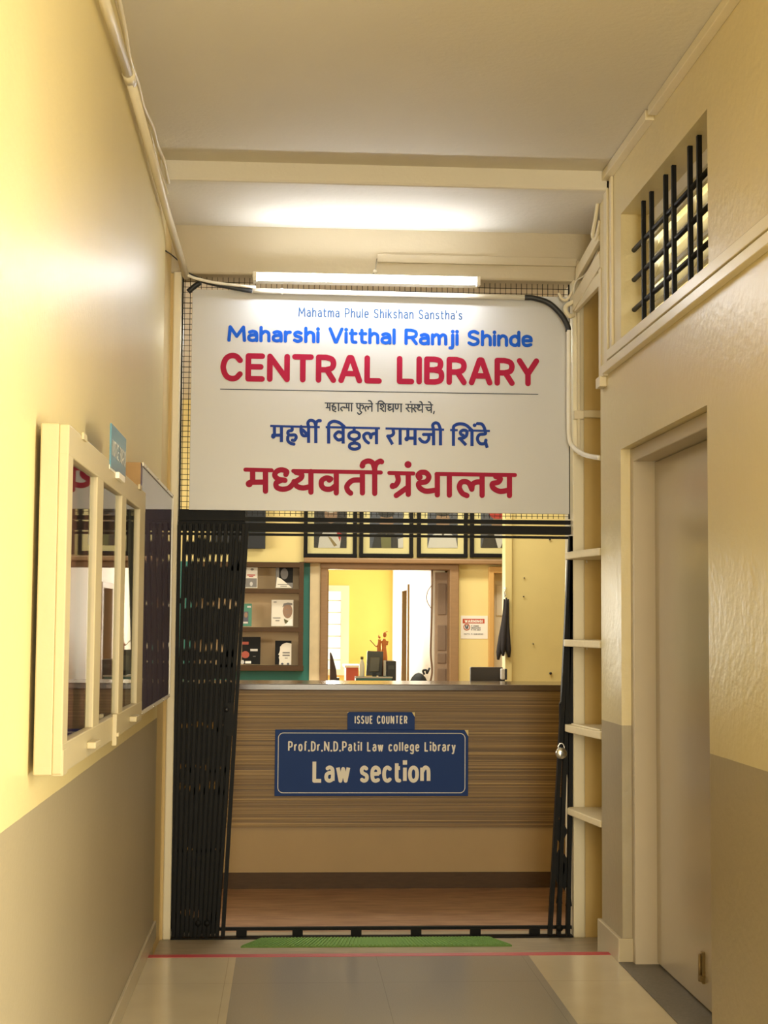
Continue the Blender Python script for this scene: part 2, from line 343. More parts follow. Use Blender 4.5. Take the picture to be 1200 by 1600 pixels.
def traced(mb, strokes, ox, oy, sc, Y, wv, wh):
    """pen strokes given in sheet units, top left (ox,oy) of the photo, sc photo px per unit, on the plane Y"""
    wv, wh = wv/sc, wh/sc
    def to3(a, b):
        p = at(ox+a*sc, oy+b*sc, Y=Y); return (p.x, Y, p.z)
    for t in strokes:
        q = t.split(); v = [float(a) for a in q[1:]]; P = [(v[i], v[i+1]) for i in range(0, len(v), 2)]
        if q[0][0] == 'o':
            r = float(q[0][1:]); a = P[0]
            mb.add(lift([to3(a[0]+r*math.cos(2*math.pi*j/18), a[1]+r*math.sin(2*math.pi*j/18)) for j in range(18)]), [tuple(range(18))]); continue
        if q[0][0] == 's': P = [(p.x, p.y) for p in smooth(P, 6)]
        hw = (wh if 'h' in q[0] else wv)/2
        stroke(mb, P, hw, to3, 'b' in q[0])

# ================================================================== SETTING
XL, XR, ZC = -.56, 1.36, 3.30
YE = 6.36          # far edge of the tiled corridor floor
YG = 7.10          # front plane of the gate wall
ZL = -.09          # library floor, one small step down
struct('floor', MB().box(XL-.2, XR+.2, -5, YE, -.2, 0), m_floor, 'polished corridor floor of beige tiles with a grey centre strip', 'floor')
struct('floor.001', MB().box(-5, 6, YG+.16, 20, -.3, ZL), m_lfloor, 'streaky reddish brown tiled floor in front of the library counter', 'floor')
struct('trim_1', MB().box(XL-.2, 2.2, YE, YG+.16, -.3, ZL), m_thresh, 'worn stone threshold strip between red line and gate', 'threshold')
struct('wall_left', MB().box(XL-.25, XL, -5, 6.68, -.2, 3.6), m_wallL, 'left corridor wall, glossy cream above grey dado', 'wall')
bw = MB(); bw.box(XL-.25, XL-.006, 6.68, YG, -.2, 3.4)
struct('wall_left.001', bw, m_yellow, 'short yellow side wall between left corridor wall and gate', 'wall')
# right wall with window and door openings
WY0, WY1, WZ0, WZ1 = 4.84, 6.15, 2.52, 3.055
DY0, DY1, DZ = 4.87, 6.17, 2.075
wr = MB(); T = .25
for a in ((-5, 1.9, -.2, WZ0), (1.9, 3.0, 2.25, WZ0), (3.0, DY0, -.2, WZ0), (DY0, DY1, DZ, WZ0), (DY1, 6.57, -.2, WZ0), (-5, WY0, WZ0, WZ1), (WY1, 6.57, WZ0, WZ1), (-5, 6.57, WZ1, 3.6)):  # gap near the viewer is an unseen opening added for the side light
    wr.box(XR, XR+T, a[0], a[1], a[2], a[3])
struct('wall_right', wr, m_wallR, 'right corridor wall, rough cream above grey dado, with door and high window', 'wall')
struct('ceiling', MB().box(XL-.25, XR+.25, -5, YE, ZC, ZC+.2), m_ceil, 'plain off-white corridor ceiling', 'ceiling')
# shallow beam then the lower ceiling of the bay
struct('trim_2', MB().box(XL-.25, 2.3, YE, 6.42, 3.215, 3.5), m_ceil, 'shallow plastered beam across the corridor ceiling', 'beam', bevel=.012)
struct('ceiling.001', MB().box(XL-.25, 2.3, 6.40, YG+.3, 3.2155, 3.5), m_bay, 'white ceiling of the bay in front of the gate', 'ceiling')
struct('trim_3', MB().box(XL-.25, 2.3, YG, YG+.2, 2.985, 3.23), m_lintel, 'plastered lintel beam above the library gate', 'lintel', bevel=.01)
# gate wall jambs
JL, JR = -.517, 1.334
struct('wall_front', MB().box(XL-.25, XL-.004, YG-.02, YG+.2, -.2, 2.984).box(XL-.03, JL-.034, YG, YG+.2, ZL, 2.984), m_yellow, 'narrow wall end left of the gate', 'wall')
struct('trim_4', MB().box(JL-.036, JL, YG-.012, YG+.2, ZL, 2.99), m_white, 'pale painted left jamb of the gate opening', 'jamb', bevel=.006)
struct('trim_5', MB().box(JR, JR+.055, YG-.012, YG+.2, ZL, 2.99), m_white, 'pale painted right jamb of the gate opening', 'jamb', bevel=.006)
struct('wall_back', MB().box(JR+.055, 2.3, YG, YG+.2, ZL, 2.984).box(1.95, 2.1, 6.4, YG, -.2, 3.3).box(XR+.25, 2.1, 6.35, 6.42, -.2, 3.3), m_yellow, 'yellow wall behind the corner shelves right of the gate', 'wall')
# skirting
struct('baseboard_left', MB().box(XL, XL+.012, -5, 6.685, 0, .075), m_tile_skirt, 'tile skirting at the foot of left wall', 'skirting', bevel=.003)
struct('baseboard_right', MB().box(XR-.018, XR, DY1, 6.585, ZL, .095).box(XR-.018, XR+.06, DY1-.012, DY1, 0, .095).box(XR-.018, XR+.25, 6.57, 6.585, ZL, .095), m_tile_skirt, 'tile skirting between the grey door and the gate', 'skirting', bevel=.004)
struct('baseboard_right.001', MB().box(XR-.012, XR, -5, 1.9, 0, .09).box(XR-.012, XR, 3.0, DY0-.02, 0, .09), m_tile_skirt, 'tile skirting along the near right wall', 'skirting', bevel=.004)
tag(MB().box(XL+.012, XR-.018, YE-.05, YE-.002, 0, .0012).build('floor_tape', m_red), 'red tape line across the floor at the end of the tiles', 'tape')

# ---- door in the right wall
d = MB(); d.box(1.40, 1.52, DY1-.055, DY1, 0, DZ).box(1.40, 1.52, DY0, DY0+.055, 0, DZ).box(1.40, 1.52, DY0, DY1, DZ-.055, DZ)
door = struct('door_1', MB().box(1.488, 1.523, DY0+.058, DY1-.06, .012, DZ-.058), m_door, 'glossy grey beige flush door in the right wall', 'door')
d.build('door_frame', m_frame, door, .004)
struct('trim_6', MB().box(1.342, 1.62, DY0, DY1-.012, -.05, .004), m_stone, 'dark speckled stone door sill on the right', 'sill')
h = MB(); yb = 5.43
h.box(1.478, 1.488, yb-.02, yb+.005, .09, .2).tube([(1.474, yb, .095), (1.474, yb, .19)], .006).box(1.468, 1.478, yb-.03, yb+.005, .1, .118)
h.build('tower_bolt', m_brass, door)
# ---- high window in the right wall
win = struct('window_1', MB().box(1.475, 1.51, WY0, WY1, WZ0, WZ0+.03).box(1.475, 1.51, WY0, WY1, WZ1-.055, WZ1).box(1.475, 1.51, WY0, WY0+.03, WZ0, WZ1).box(1.475, 1.51, WY1-.03, WY1, WZ0, WZ1).box(1.48, 1.5, 5.50, 5.53, WZ0, WZ1),
             m_pvcw, 'high louvred window behind black iron bars', 'window')
m_louver = mat('frosted_louver', (.83, .76, .50), .25, trans=.45)
for k in range(5):
    zc = WZ0+.075+k*.098
    MB().prism([(1.478, WY0+.03, zc-.046), (1.483, WY0+.03, zc-.049), (1.522, WY0+.03, zc+.052), (1.517, WY0+.03, zc+.055)], (0, WY1-WY0-.06, 0)).build('louver', m_louver, win)
for k in range(4):
    z = WZ0+.125+k*.098; MB().box(1.462, 1.474, WY0+.03, WY1-.03, z-.008, z+.008).build('glazing_bar', m_pvcw, win)
for y in (5.945, 5.81, 5.585, 5.465, 5.235, 5.115, 4.93):
    MB().box(1.400, 1.416, y-.008, y+.008, WZ0, WZ1).build('grille_bar', m_black, win)
for z in (2.655, 2.78, 2.905):
    MB().tube([(1.415, WY0, z), (1.415, WY1, z)], .0105).build('grille_bar', m_black, win)

# ================================================================== CONDUITS AND TRUNKING
def trunk(name, mb, m, label, cat='trunking', bevel=.003, group=None): return tag(mb.build(name, m, None, bevel), label, cat, group)
trunk('cable_trunking', MB().box(XR-.022, XR, 0, 6.34, 2.476, 2.518), m_white, 'upper cream cable trunking along the right wall under the barred window')
trunk('cable_trunking', MB().box(XR-.03, XR, 0, 6.40, 2.425, 2.463), m_white, 'lower cream cable trunking along the right wall under the barred window')
trunk('cable_trunking', MB().box(XR-.035, XR, 0, 5.52, 3.262, 3.298).box(XR-.035, XR, 5.56, 6.46, 3.258, 3.296), m_pvc, 'long cream trunking in the corner of ceiling and right wall')
trunk('cable_trunking', MB().box(XR-.016, XR, 6.36, 6.42, 2.47, 3.264), m_pvc, 'wide vertical cream trunking left of the barred window')
trunk('cable_trunking', MB().box(XR-.012, XR, 6.285, 6.325, 2.52, 3.264), m_pvc, 'narrow vertical cream trunking close to the barred window')
trunk('cable_trunking', MB().box(XR-.006, XR+.012, 6.535, 6.58, 2.42, 2.92), m_pvc, 'short vertical trunking at the end corner of right wall')
trunk('junction_clip', MB().box(XR-.03, XR+.0, 6.44, 6.53, 2.38, 2.425).box(XR-.022, XR, 6.40, 6.47, 2.42, 2.47), m_pvc, 'small cream elbow box at the corner under the trunkings', 'clip')
def run(name, pts, r, m, label, cat='pipe', group=None, sm=True, parent=None):
    P = smooth(pts, 6) if sm else pts
    o = MB().tube(P, r).build(name, m, parent)
    return tag(o, label, cat, group) if parent is None else o
# bay: three trunks dropping along the bay side wall to the gate corner
bayx = 1.375
for i, (a, b, r) in enumerate((((938, 366), (902, 430), .016), ((940, 404), (898, 474), .019), ((941, 434), (900, 478), .014))):
    p, q = at(*a, Y=6.60), at(*b, Y=7.06)
    MBx = MB().bar(p, q, .062 if i != 1 else .075, .02, (1, 0, 0))
    trunk('cable_trunking', MBx, m_pvc, ['top', 'middle', 'bottom'][i]+' of three cream trunkings sloping down to the gate corner on right', group=None)
run('cable', [at(936, 300, Y=6.55), at(931, 340, Y=6.6), at(926, 368, Y=6.65), at(932, 372, Y=6.62), at(938, 345, Y=6.56)], .009, m_pvc, 'looped cream conduit hanging off the ceiling trunking on right', 'cable')
run('cable', [at(941, 330, Y=6.56), at(936, 385, Y=6.7), at(918, 425, Y=6.85), at(900, 440, Y=7.0), at(896, 460, Y=7.05)], .004, m_pvcw, 'thin white cable sagging across the sloping trunkings', 'cable')
run('cable', [at(898, 470, Y=7.06), at(885, 478, Y=7.06), at(884, 486, Y=7.05), at(890, 494, Y=7.05), at(897, 492, Y=7.06)], .011, m_pvc, 'fat curled cream conduit end beside the sign corner', 'cable')
run('cable', [at(873, 458, Y=7.09), at(879, 468, Y=7.08), at(888, 466, Y=7.08), at(900, 440, Y=7.07), at(903, 408, Y=7.08)], .007, m_pvc, 'grey cream cable rising from sign corner to the lintel batten', 'cable')
# vertical trunks on right jamb
trunk('cable_trunking', MB().box(at(901, 500, Y=7.08).x, at(905.5, 500, Y=7.08).x, 7.062, 7.088, 1.95+.2, 2.83), m_pvc, 'thin vertical trunking down the pale right jamb')
trunk('cable_trunking', MB().box(at(896, 650, Y=7.08).x, at(911, 650, Y=7.08).x, 7.055, 7.088, at(900, 655, Y=7.07).z, at(900, 642, Y=7.07).z).box(at(909, 650, Y=7.07).x, at(945, 650, Y=7.07).x, 7.07, 7.1, at(920, 652, Y=7.07).z, at(920, 641, Y=7.07).z), m_pvc, 'short horizontal trunking wrapping the right jamb')
# pipe framing the sign
pf = thing('conduit_pipe', at(893, 600, Y=7.06), 'white conduit framing the top and right side of library sign, with black bend', 'pipe')
p1, p2 = at(395, 454, Y=7.075), at(823, 465, Y=7.075)
MB().tube([p1, p2], .0125).build('pipe', m_pvcw, pf)
for q in (437, ): MB().tube([p1.lerp(p2, .1), p1.lerp(p2, .1)+Vector((.012, 0, 0))], .0155).build('saddle', m_pvcw, pf)
tag(MB().tube(smooth([p2-Vector((.01, 0, 0)), at(835, 466, Y=7.073), at(858, 474, Y=7.07), at(877, 492, Y=7.068), at(887, 510, Y=7.066), at(888, 518, Y=7.066)], 6), .0135).build('bend', m_rubber, pf), 'black flexible bend')
MB().tube(smooth([at(889, 516, Y=7.06), at(889, 560, Y=7.06), at(889, 650, Y=7.06), at(890, 685, Y=7.055), at(897, 700, Y=7.03), at(915, 711, Y=6.9), at(939, 716, Y=6.62)], 8), .0115).build('pipe', m_pvcw, pf)
# long left pipe
lp = thing('conduit_pipe', (-.53, 5, 3.1), 'long cream conduit along the top of left wall running past the gate corner', 'pipe')
MB().tube([at(159-30, -100, X=-.532), at(203, 123, X=-.532)], .0165).build('pipe', m_pvc, lp)
MB().tube([at(200, 113, X=-.532), at(262, 335, X=-.532), at(291, 432, Y=7.06)], .0165).build('pipe', m_pvc, lp)
MB().tube([at(200, 113, X=-.532), at(205, 128, X=-.532)], .021).build('coupling', m_pvc, lp)
wob = [at(x, y, X=-.525) for x, y in ((170, -60), (186, 0), (196, 50), (204, 90), (217, 130), (226, 165), (239, 200), (247, 225), (256, 255), (263, 285))]
run('cable', [p+Vector((random.uniform(-.004, .004), 0, random.uniform(-.006, .006))) for p in wob], .0075, m_pvc, 'painted wavy cable above the long pipe in left ceiling corner', 'cable')
run('cable', [at(x, y, X=-.54) for x, y in ((160, -60), (180, 0), (200, 80), (215, 140), (235, 205), (245, 250), (262, 302))], .004, m_pvc, 'thin second cable between the left pipe and wavy cable', 'cable')
# cables top left of the gate
run('cable', [at(285, 425, Y=7.03), at(300, 433, Y=7.03), at(318, 438, Y=7.04), at(345, 443, Y=7.05), at(400, 449, Y=7.06)], .007, m_pvcw, 'white cable running from left pipe to the sign top', 'cable')
run('cable', [at(292, 428, Y=7.06), at(320, 440, Y=7.06), at(360, 449, Y=7.065), at(394, 455, Y=7.07)], .011, m_rubber, 'thick black cable under the white one at top left of sign', 'cable')
run('cable', [at(294, 456, Y=7.12), at(302, 449, Y=7.12), at(313, 441, Y=7.12)], .013, m_rubber, 'short black cable stub taped at left top corner of mesh', 'cable')
run('cable', [at(259, 392, X=XL+.0), at(268, 398, X=XL+.0), at(284, 412, Y=7.07)], .003, m_rubber, 'thin dark wire crossing the yellow strip at top left', 'cable')

# ================================================================== GATE, MESH, SIGN
YM = 7.17
# wire mesh over the opening, behind the sign
mesh = thing('wire_mesh_panel', (.4, YM, 1.8), 'black welded wire mesh filling the opening behind the library sign', 'mesh')
mz0, mz1 = at(600, 808, Y=YM).z, 2.985
g = MB(); x = JL+.012
while x < JR: g.box(x-.0011, x+.0011, YM-.001, YM+.001, mz0, mz1); x += .0255
z = mz0+.012
while z < mz1: g.box(JL, JR, YM+.001, YM+.003, z-.0011, z+.0011); z += .0255
g.build('mesh', m_black, mesh)
for x in (JL+.003, JR-.003): MB().box(x-.003, x+.003, YM-.004, YM+.004, mz0, mz1).build('edge_bar', m_black, mesh)
# rails
rails = thing('head_rail', (.4, YM, 1.75), 'three black iron head rails across the gate opening under the sign', 'rail')
for ya, yb_, dp in ((810.5, 816.5, .02), (820, 832.5, .03), (835.5, 839, .012)):
    za, zb = at(600, ya, Y=YM).z, at(600, yb_, Y=YM).z
    MB().box(JL, JR, YM-dp, YM+dp, zb, za).build('rail', m_black, rails)
zt = at(600, 790, Y=YM).z
MB().box(JL, at(383, 820, Y=YM).x, YM+.0, YM+.03, at(340, 826, Y=YM).z, at(340, 796, Y=YM).z).build('plate', m_black, rails)
YR_ = YM; YM = YM-.06   # the leaves slide in front of the head rails
# floor track
tr = thing('gate_track', (.4, YM, ZL), 'low black iron floor track of the gate on short blocks', 'track')
MB().box(JL, JR, YM+.024, YM+.046, ZL+.032, ZL+.045).build('rail', m_black, tr)
MB().box(JL, JR, YM-.016, YM+.046, ZL, ZL+.006).build('rail', m_black, tr)
for px in (377, 465, 557, 651, 744, 837):
    x = at(px, 1460, Y=YM).x; MB().box(x-.024, x+.024, YM+.022, YM+.048, ZL+.004, ZL+.036).build('block', m_black, tr)
# folding gate, left leaf
def lerp(a, b, t): return a+(b-a)*t
gl = thing('folding_gate', (-.35, YM+.01, ZL), 'folded left leaf of black collapsible iron gate', 'gate', 'folding gate leaves')
zb, ztp = ZL+.012, at(330, 818, Y=YM).z
NP = 11
def gx(i, z):
    t = (z-zb)/(ztp-zb); L0, R0 = at(271, 1462, Y=YM).x, at(339, 1462, Y=YM).x; L1, R1 = at(289, 820, Y=YM).x, at(381, 820, Y=YM).x
    return lerp(lerp(L0, R0, i/(NP-1)), lerp(L1, R1, i/(NP-1)), t)
for i in range(NP):
    b = MB(); b.bar((gx(i, zb), YM, zb), (gx(i, ztp), YM, ztp), .0175, .034)
    b.build('picket', m_black, gl, .002)
MB().box(JL+.0005, JL+.016, YM-.012, YM+.012, ZL+.05, 1.80).build('wall_bar', m_black, gl)
for z in (.06, .75, 1.45): MB().box(JL+.01, gx(0, z), YM-.006, YM+.006, z-.012, z+.012).build('hinge_lug', m_black, gl)
# lattice: flat links between pickets with lens-shaped gaps at the pivots
gapsy = [(820, 852), (862, 890), (931, 955), (994, 1025), (1028, 1041), (1058, 1070), (1124, 1142), (1190, 1206), (1216, 1240), (1322, 1330), (1415, 1440), (1452, 1464)]
zg = sorted([(at(330, b, Y=YM).z, at(330, a, Y=YM).z) for a, b in gapsy])
zg = [(zb, zb+.01)]+zg+[(ztp-.01, ztp)]
for i in range(NP-1):
    b = MB()
    for (a0, a1), (b0, b1) in zip(zg[:-1], zg[1:]):
        lo, hi = a1, b0
        if hi-lo < .004: continue
        e0, e1 = min(.08, (a1-a0)*.62), min(.08, (b1-b0)*.62)
        drop = random.uniform(.3, 1)
        if a0 < .75 and random.random() < .45: e0 = 0; lo = a0-.004
        if i > 6 and random.random() < .5: lo = a0-.004; e0 = 0
        pts = []
        cx = lambda z: (gx(i, z)+gx(i+1, z))/2
        hw = .0078
        pts = [(cx(lo-e0*drop), YM-.006, lo-e0*drop), (cx(lo)+hw, YM-.006, lo), (cx(hi)+hw, YM-.006, hi), (cx(hi+e1*drop), YM-.006, hi+e1*drop), (cx(hi)-hw, YM-.006, hi), (cx(lo)-hw, YM-.006, lo)]
        b.prism(pts, (0, .012, 0))
    b.build('lattice', m_black, gl)
for z, k in ((at(360, 1108, Y=YM).z, 9.6),):
    MB().box(gx(k, z)-.012, gx(k, z)+.02, YM-.03, YM-.015, z-.12, z+.03).build('lock_plate', m_black, gl)
MB().ball((gx(9.6, .7), YM-.03, at(360, 1108, Y=YM).z), .012).build('knob', m_dark, gl)
MB().bar((gx(NP+.35, zb), YM, zb), (gx(NP-.15, .9), YM, .9), .018, .03).bar((gx(NP-.15, .9), YM, .9), (gx(NP-.4, ztp), YM, ztp), .016, .03).build('end_post', m_black, gl)
for k in (5, 7): MB().lathe([(0, -.012), (.014, -.012), (.014, .012), (0, .012)], (gx(k, ZL+.07)+.012, YM-.018, ZL+.075), 14, 'Y').build('roller', m_black, gl)
# right leaf
gr = thing('folding_gate', (1.28, YM+.01, ZL), 'narrow right leaf of black collapsible iron gate with padlock', 'gate', 'folding gate leaves')
def rp(px, py): p = at(px, py, Y=YM); return (p.x, YM, p.z)
for pl in (((859, 1461), (870, 1260), (880, 1080), (889.5, 880), (892, 838)), ((872.5, 1461), (876, 1350), (884, 1150), (890, 980), (893, 880), (893, 838)), ((887, 1461), (890, 1300), (892.5, 1000), (893.5, 838))):
    b = MB()
    for p, q in zip(pl[:-1], pl[1:]): b.bar(rp(*p), rp(*q), .0185, .034)
    b.build('picket', m_black, gr)
b = MB()
for (x0, x1), (ya, yb2, yc, yd) in (((874, 887), (1088, 1100, 1170, 1196)), ((868, 882), (1245, 1250, 1262, 1280)), ((866, 886), (1278, 1296, 1302, 1320)), ((864, 882), (1328, 1350, 1362, 1385)), ((874, 890), (1334, 1350, 1372, 1392)), ((884, 893), (1100, 1110, 1190, 1226))):
    cx = (x0+x1)/2
    b.prism([rp(cx, ya), rp(x1, yb2), rp(x1, yc), rp(cx, yd), rp(x0, yc), rp(x0, yb2)], (0, .012, 0))
for cx, y0, y1 in ((874, 1395, 1412), (889, 1398, 1416)):
    b.prism([rp(cx-2.5, y0), rp(cx+2.5, y0), rp(cx+5, y1), rp(cx-5, y1)], (0, .014, 0))
b.build('lattice', m_black, gr)
pr = rp(872.6, 1448); MB().lathe([(0, -.014), (.016, -.014), (.016, .014), (0, .014)], (pr[0], YM-.02, pr[2]), 16, 'Y').build('roller', m_black, gr)
# padlock
pc = at(877, 1177, Y=YM-.035)
pd = thing('padlock', pc, 'round steel padlock hanging on the right gate leaf', 'padlock')
MB().lathe([(0, -.011), (.023, -.011), (.027, -.006), (.027, .006), (.023, .011), (0, .011)], pc, 24, 'Y').build('body', m_steel, pd)
sh = [pc+Vector((.014*math.cos(a), 0, .026+.020*max(0, math.sin(a)) if 0 <= a <= math.pi else .02)) for a in [math.pi*k/10 for k in range(11)]]
MB().tube([pc+Vector((.014, 0, .012))]+sh+[pc+Vector((-.014, 0, .012))], .0035, 8).build('shackle', m_steel, pd)
MB().box(pc.x-.002, pc.x+.002, pc.y-.013, pc.y-.010, pc.z-.014, pc.z+.008).build('keyhole', m_dark, pd)

# ---- the library sign
YS = 7.125
sl, sr = at(302, 625, Y=YS).x-.012, at(889, 625, Y=YS).x
sz0, sz1 = at(595, 800, Y=YS).z, at(595, 458, Y=YS).z
sign = thing('sign_board', ((sl+sr)/2, YS, sz0), 'large white library name board in English and Marathi above the gate', 'sign')
rc = .0
MB().box(sl, sr, YS, YS+.012, sz0, sz1).build('panel', m_signw, sign, .002)
YT = YS-.0008
def line(px0, px1, ybase, ytop, s, hwpx, m, name='lettering', gap=.11):
    """text line: base and cap height measured at its left end"""
    a, b = at(px0, ybase, Y=YT), at(px0, ytop, Y=YT); c = at(px1, ybase, Y=YT)
    ws = []; text(MB(), s, a.x, c.x, a.z, b.z-a.z, hwpx*YT/FPX, YT, gap, words=ws)
    for q in ws: q.build(name, m, sign)
line(466, 722.5, 495, 480, 'Mahatma Phule Shikshan Sanstha\'s', .95, m_ink_lb, gap=.13)
line(355, 832.5, 534, 508, 'Maharshi Vitthal Ramji Shinde', 2.7, m_ink_b, gap=.05)
line(344, 842.5, 595.5, 551, 'CENTRAL LIBRARY', 4.5, m_ink_r, gap=.07)
a, b = at(344, 608, Y=YT), at(841, 619, Y=YT); MB().box(a.x, b.x, YT, YT+.0005, a.z-.0018, a.z+.0018).build('rule', m_ink_g, sign)
D1 = ['lh 50 93 325 97', 'l 75 95 75 135', 'l 62 138 97 138', 'l 97 95 97 165', 's 135 95 135 112 120 118 122 130 150 132 155 150 140 156', 's 122 142 128 165 155 178', 'l 183 97 183 168',
 's 240 133 215 135 205 152 220 170', 'l 262 97 262 140', 'l 238 140 285 140', 'l 285 97 285 170', 'l 312 97 312 172', 'lh 355 97 520 101', 'l 395 98 395 172', 's 366 100 366 132 380 146 395 140', 's 395 122 418 114 430 132 420 150',
 's 395 172 410 186 388 204 370 190', 's 452 172 443 142 458 125 474 138 474 155', 's 474 145 488 126 512 130', 'l 512 100 512 175', 's 512 98 500 75 480 70', 'lh 552 100 810 104', 'l 572 102 572 176', 's 572 100 580 78 610 75 640 102',
 's 605 130 596 115 615 108 628 125 615 143 595 148', 'l 600 148 630 175', 'l 645 104 645 178', 's 700 106 676 113 674 130 700 134 672 148 686 165 716 150', 'l 722 104 722 180', 's 745 105 745 140 757 152 770 140 770 105', 'l 800 104 800 180',
 'lh 845 106 1112 112', 's 870 110 870 138 850 145', 'l 852 145 880 178', 'l 868 140 905 140', 'l 907 108 907 183', 'o8 895 82', 's 935 112 935 138 918 148', 'l 920 148 945 180', 'l 933 140 956 140', 's 968 126 962 116 976 112 984 130 966 145 975 163 1008 160',
 'l 1010 110 1010 184', 's 1010 108 1000 84 985 80', 'l 1043 136 1096 138', 's 1062 138 1054 152 1072 168 1096 156', 'l 1098 112 1098 186', 's 1098 110 1086 87 1070 82', 'l 1127 176 1121 198']
def words_of(D, cuts, *a, m=None):
    i = 0
    for k in cuts+[len(D)]:
        mb = MB(); traced(mb, D[i:k], *a); mb.build('lettering', m, sign); i = k
cut = lambda D, *st: [next(i for i, t in enumerate(D) if t.startswith(q)) for q in st]
words_of(D1, cut(D1, 'lh 355', 'lh 552', 'lh 845'), 500, 615, 190/1200, YT, 2.0, 1.65, m=m_ink_g)
D2a = ['lhb 47 104 565 116', 'l 92 110 92 190', 'l 75 200 160 200', 'o24 80 213', 'lb 165 106 165 273', 's 275 115 275 148 240 158 232 182 255 199 305 198 318 225 300 253 278 252', 'sb 232 210 232 255 258 283 302 295', 's 370 110 370 165 392 204 445 203', 'l 388 146 432 190',
 'lb 448 100 448 280', 's 448 112 440 75 455 50 480 46 508 60 523 100', 's 523 100 530 65 548 50 570 49', 'lb 523 95 523 282', 'lhb 625 116 1192 128', 'lb 657 112 657 287', 's 657 115 664 78 710 55 768 70 818 110', 'lb 808 118 808 288', 's 805 182 757 166 720 206 757 250 805 236',
 'l 922 125 922 162', 's 922 164 874 182 872 225 922 246 972 225 970 182 922 164', 'l 925 245 925 280', 's 925 282 880 296 878 330 925 346 974 330 970 296 925 282', 'sb 1078 286 1038 252 1022 205 1050 180 1084 188 1096 228', 's 1096 226 1106 192 1150 180', 'lb 1155 124 1155 294']
D2b = ['lhb -8 127 28 128', 'lb 0 128 0 290', 'lhb 82 130 693 143', 's 160 140 166 180 145 205 105 210', 'lb 103 203 156 296', 'lb 235 133 235 300', 'l 315 138 315 225', 'l 300 231 390 231', 'o24 303 240', 'lb 390 138 390 304', 'l 478 193 578 193', 's 532 193 532 240 502 272 462 264 438 238', 'lb 583 138 583 305', 'lb 655 138 655 306',
 's 583 140 574 95 600 72 634 85 655 142', 'lhb 755 146 835 148', 'lhb 945 151 1170 156', 'lb 790 146 790 312', 's 790 146 796 105 850 82 920 95 985 152', 's 892 202 868 190 864 165 892 148 928 158 926 200 900 226 850 236', 'lb 850 228 922 304', 'lb 983 150 983 314', 'o20 1010 97', 's 1040 79 1085 85 1110 120 1120 152',
 's 1120 158 1120 186 1060 196 1040 240 1066 286 1115 286 1128 252', 'lb 1122 268 1142 332']
words_of(D2a, cut(D2a, 'lhb 625'), 415, 650, .15, YT, 5.0, 3.5, m=m_ink_db); words_of(D2b[2:], cut(D2b[2:], 'lhb 755'), 590, 650, .15, YT, 5.0, 3.5, m=m_ink_db)
D3a = ['lh 44 124 258 130', 'l 103 135 103 222', 'l 80 228 205 226', 'o29 75 240', 'l 208 135 208 300', 's 374 164 380 140 340 126 300 138 283 170 310 200 366 212', 's 335 212 296 232 300 268 345 284 400 272 440 232', 'lh 434 135 1148 148',
 's 455 145 500 160 498 192 455 220 440 222', 's 440 222 465 260 515 274 572 262', 'l 578 140 578 308', 'o25 728 206', 's 740 200 705 192 668 212 664 252 690 280 740 282 785 250', 'l 785 150 785 314', 's 985 208 915 214 872 258 880 296 902 316', 'l 998 150 998 314', 'l 1098 80 1098 318',
 's 996 92 1008 68 1046 54 1082 70 1098 118', 's 1098 110 1112 74 1142 56 1154 60', 'o24 998 92']
D3b = ['lh 95 151 292 156', 's 160 165 168 212 148 250 122 258', 'o26 124 258', 'l 250 160 250 326', 'l 240 272 152 335', 'o29 248 83', 's 338 192 330 170 352 148 394 150 418 184 395 222 336 236 345 274 395 300 470 292', 'o24 344 186', 'l 487 165 487 330', 'lh 480 160 1120 168', 'l 585 170 585 332',
 's 728 336 690 316 666 270 680 230 716 222 748 240 768 284', 's 768 282 776 242 812 225 850 228', 'l 852 175 852 334', 's 962 180 1000 196 984 226 936 240 945 276 1000 302 1072 290', 'l 1075 175 1075 336']
sc3 = 230/1200
words_of(D3a, [], 375, 710, sc3, YT, 8.4, 6.4, m=m_ink_r); words_of(D3b, [], 590, 710, sc3, YT, 8.4, 6.4, m=m_ink_r)

# ---- tube light under the lintel, above the sign
ta, tb = at(402, 434, Y=7.045), at(741, 441, Y=7.045)
tl = thing('tube_light', (ta+tb)/2, 'lit tube light fixed under the lintel just above the sign', 'lamp')
YL_ = 6.955
zt0 = at(570, 437, Y=YL_).z
MB().box(ta.x-.02, tb.x+.02, YL_+.016, 7.099, zt0+.002, zt0+.03).build('batten', m_pvcw, tl, .003)
m_lamp = mat('lamp_tube', (1, 1, 1), .4, emit=(.93, .96, 1.0), estr=52)
MB().tube([(ta.x, YL_, zt0), (tb.x, YL_, zt0)], .0135, 14).build('lamp_tube', m_lamp, tl)
for x in (ta.x-.016, tb.x): MB().box(x, x+.016, YL_-.016, YL_+.022, zt0-.018, zt0+.024).build('end_cap', m_pvcw, tl, .002)
bt = thing('casing_strip', at(740, 412, Y=7.09), 'flat painted wiring strip along the lintel face right of centre', 'trunking')
a, b = at(590, 404, Y=7.095), at(902, 420, Y=7.095)
MB().box(a.x, b.x, 7.088, 7.10, b.z+.01, b.z+.05).build('strip', m_lintel, bt, .002)
hk = thing('lamp_hook', at(588, 420, Y=7.08), 'small white hook knob on a wire above the tube light', 'hook')
c = at(586, 424, Y=7.07)
MB().ball(c, .010).build('knob', m_pvcw, hk)
MB().tube([at(589, 404, Y=7.08), c, at(576, 437, Y=7.05)], .0022, 6).build('wire', m_steel, hk)

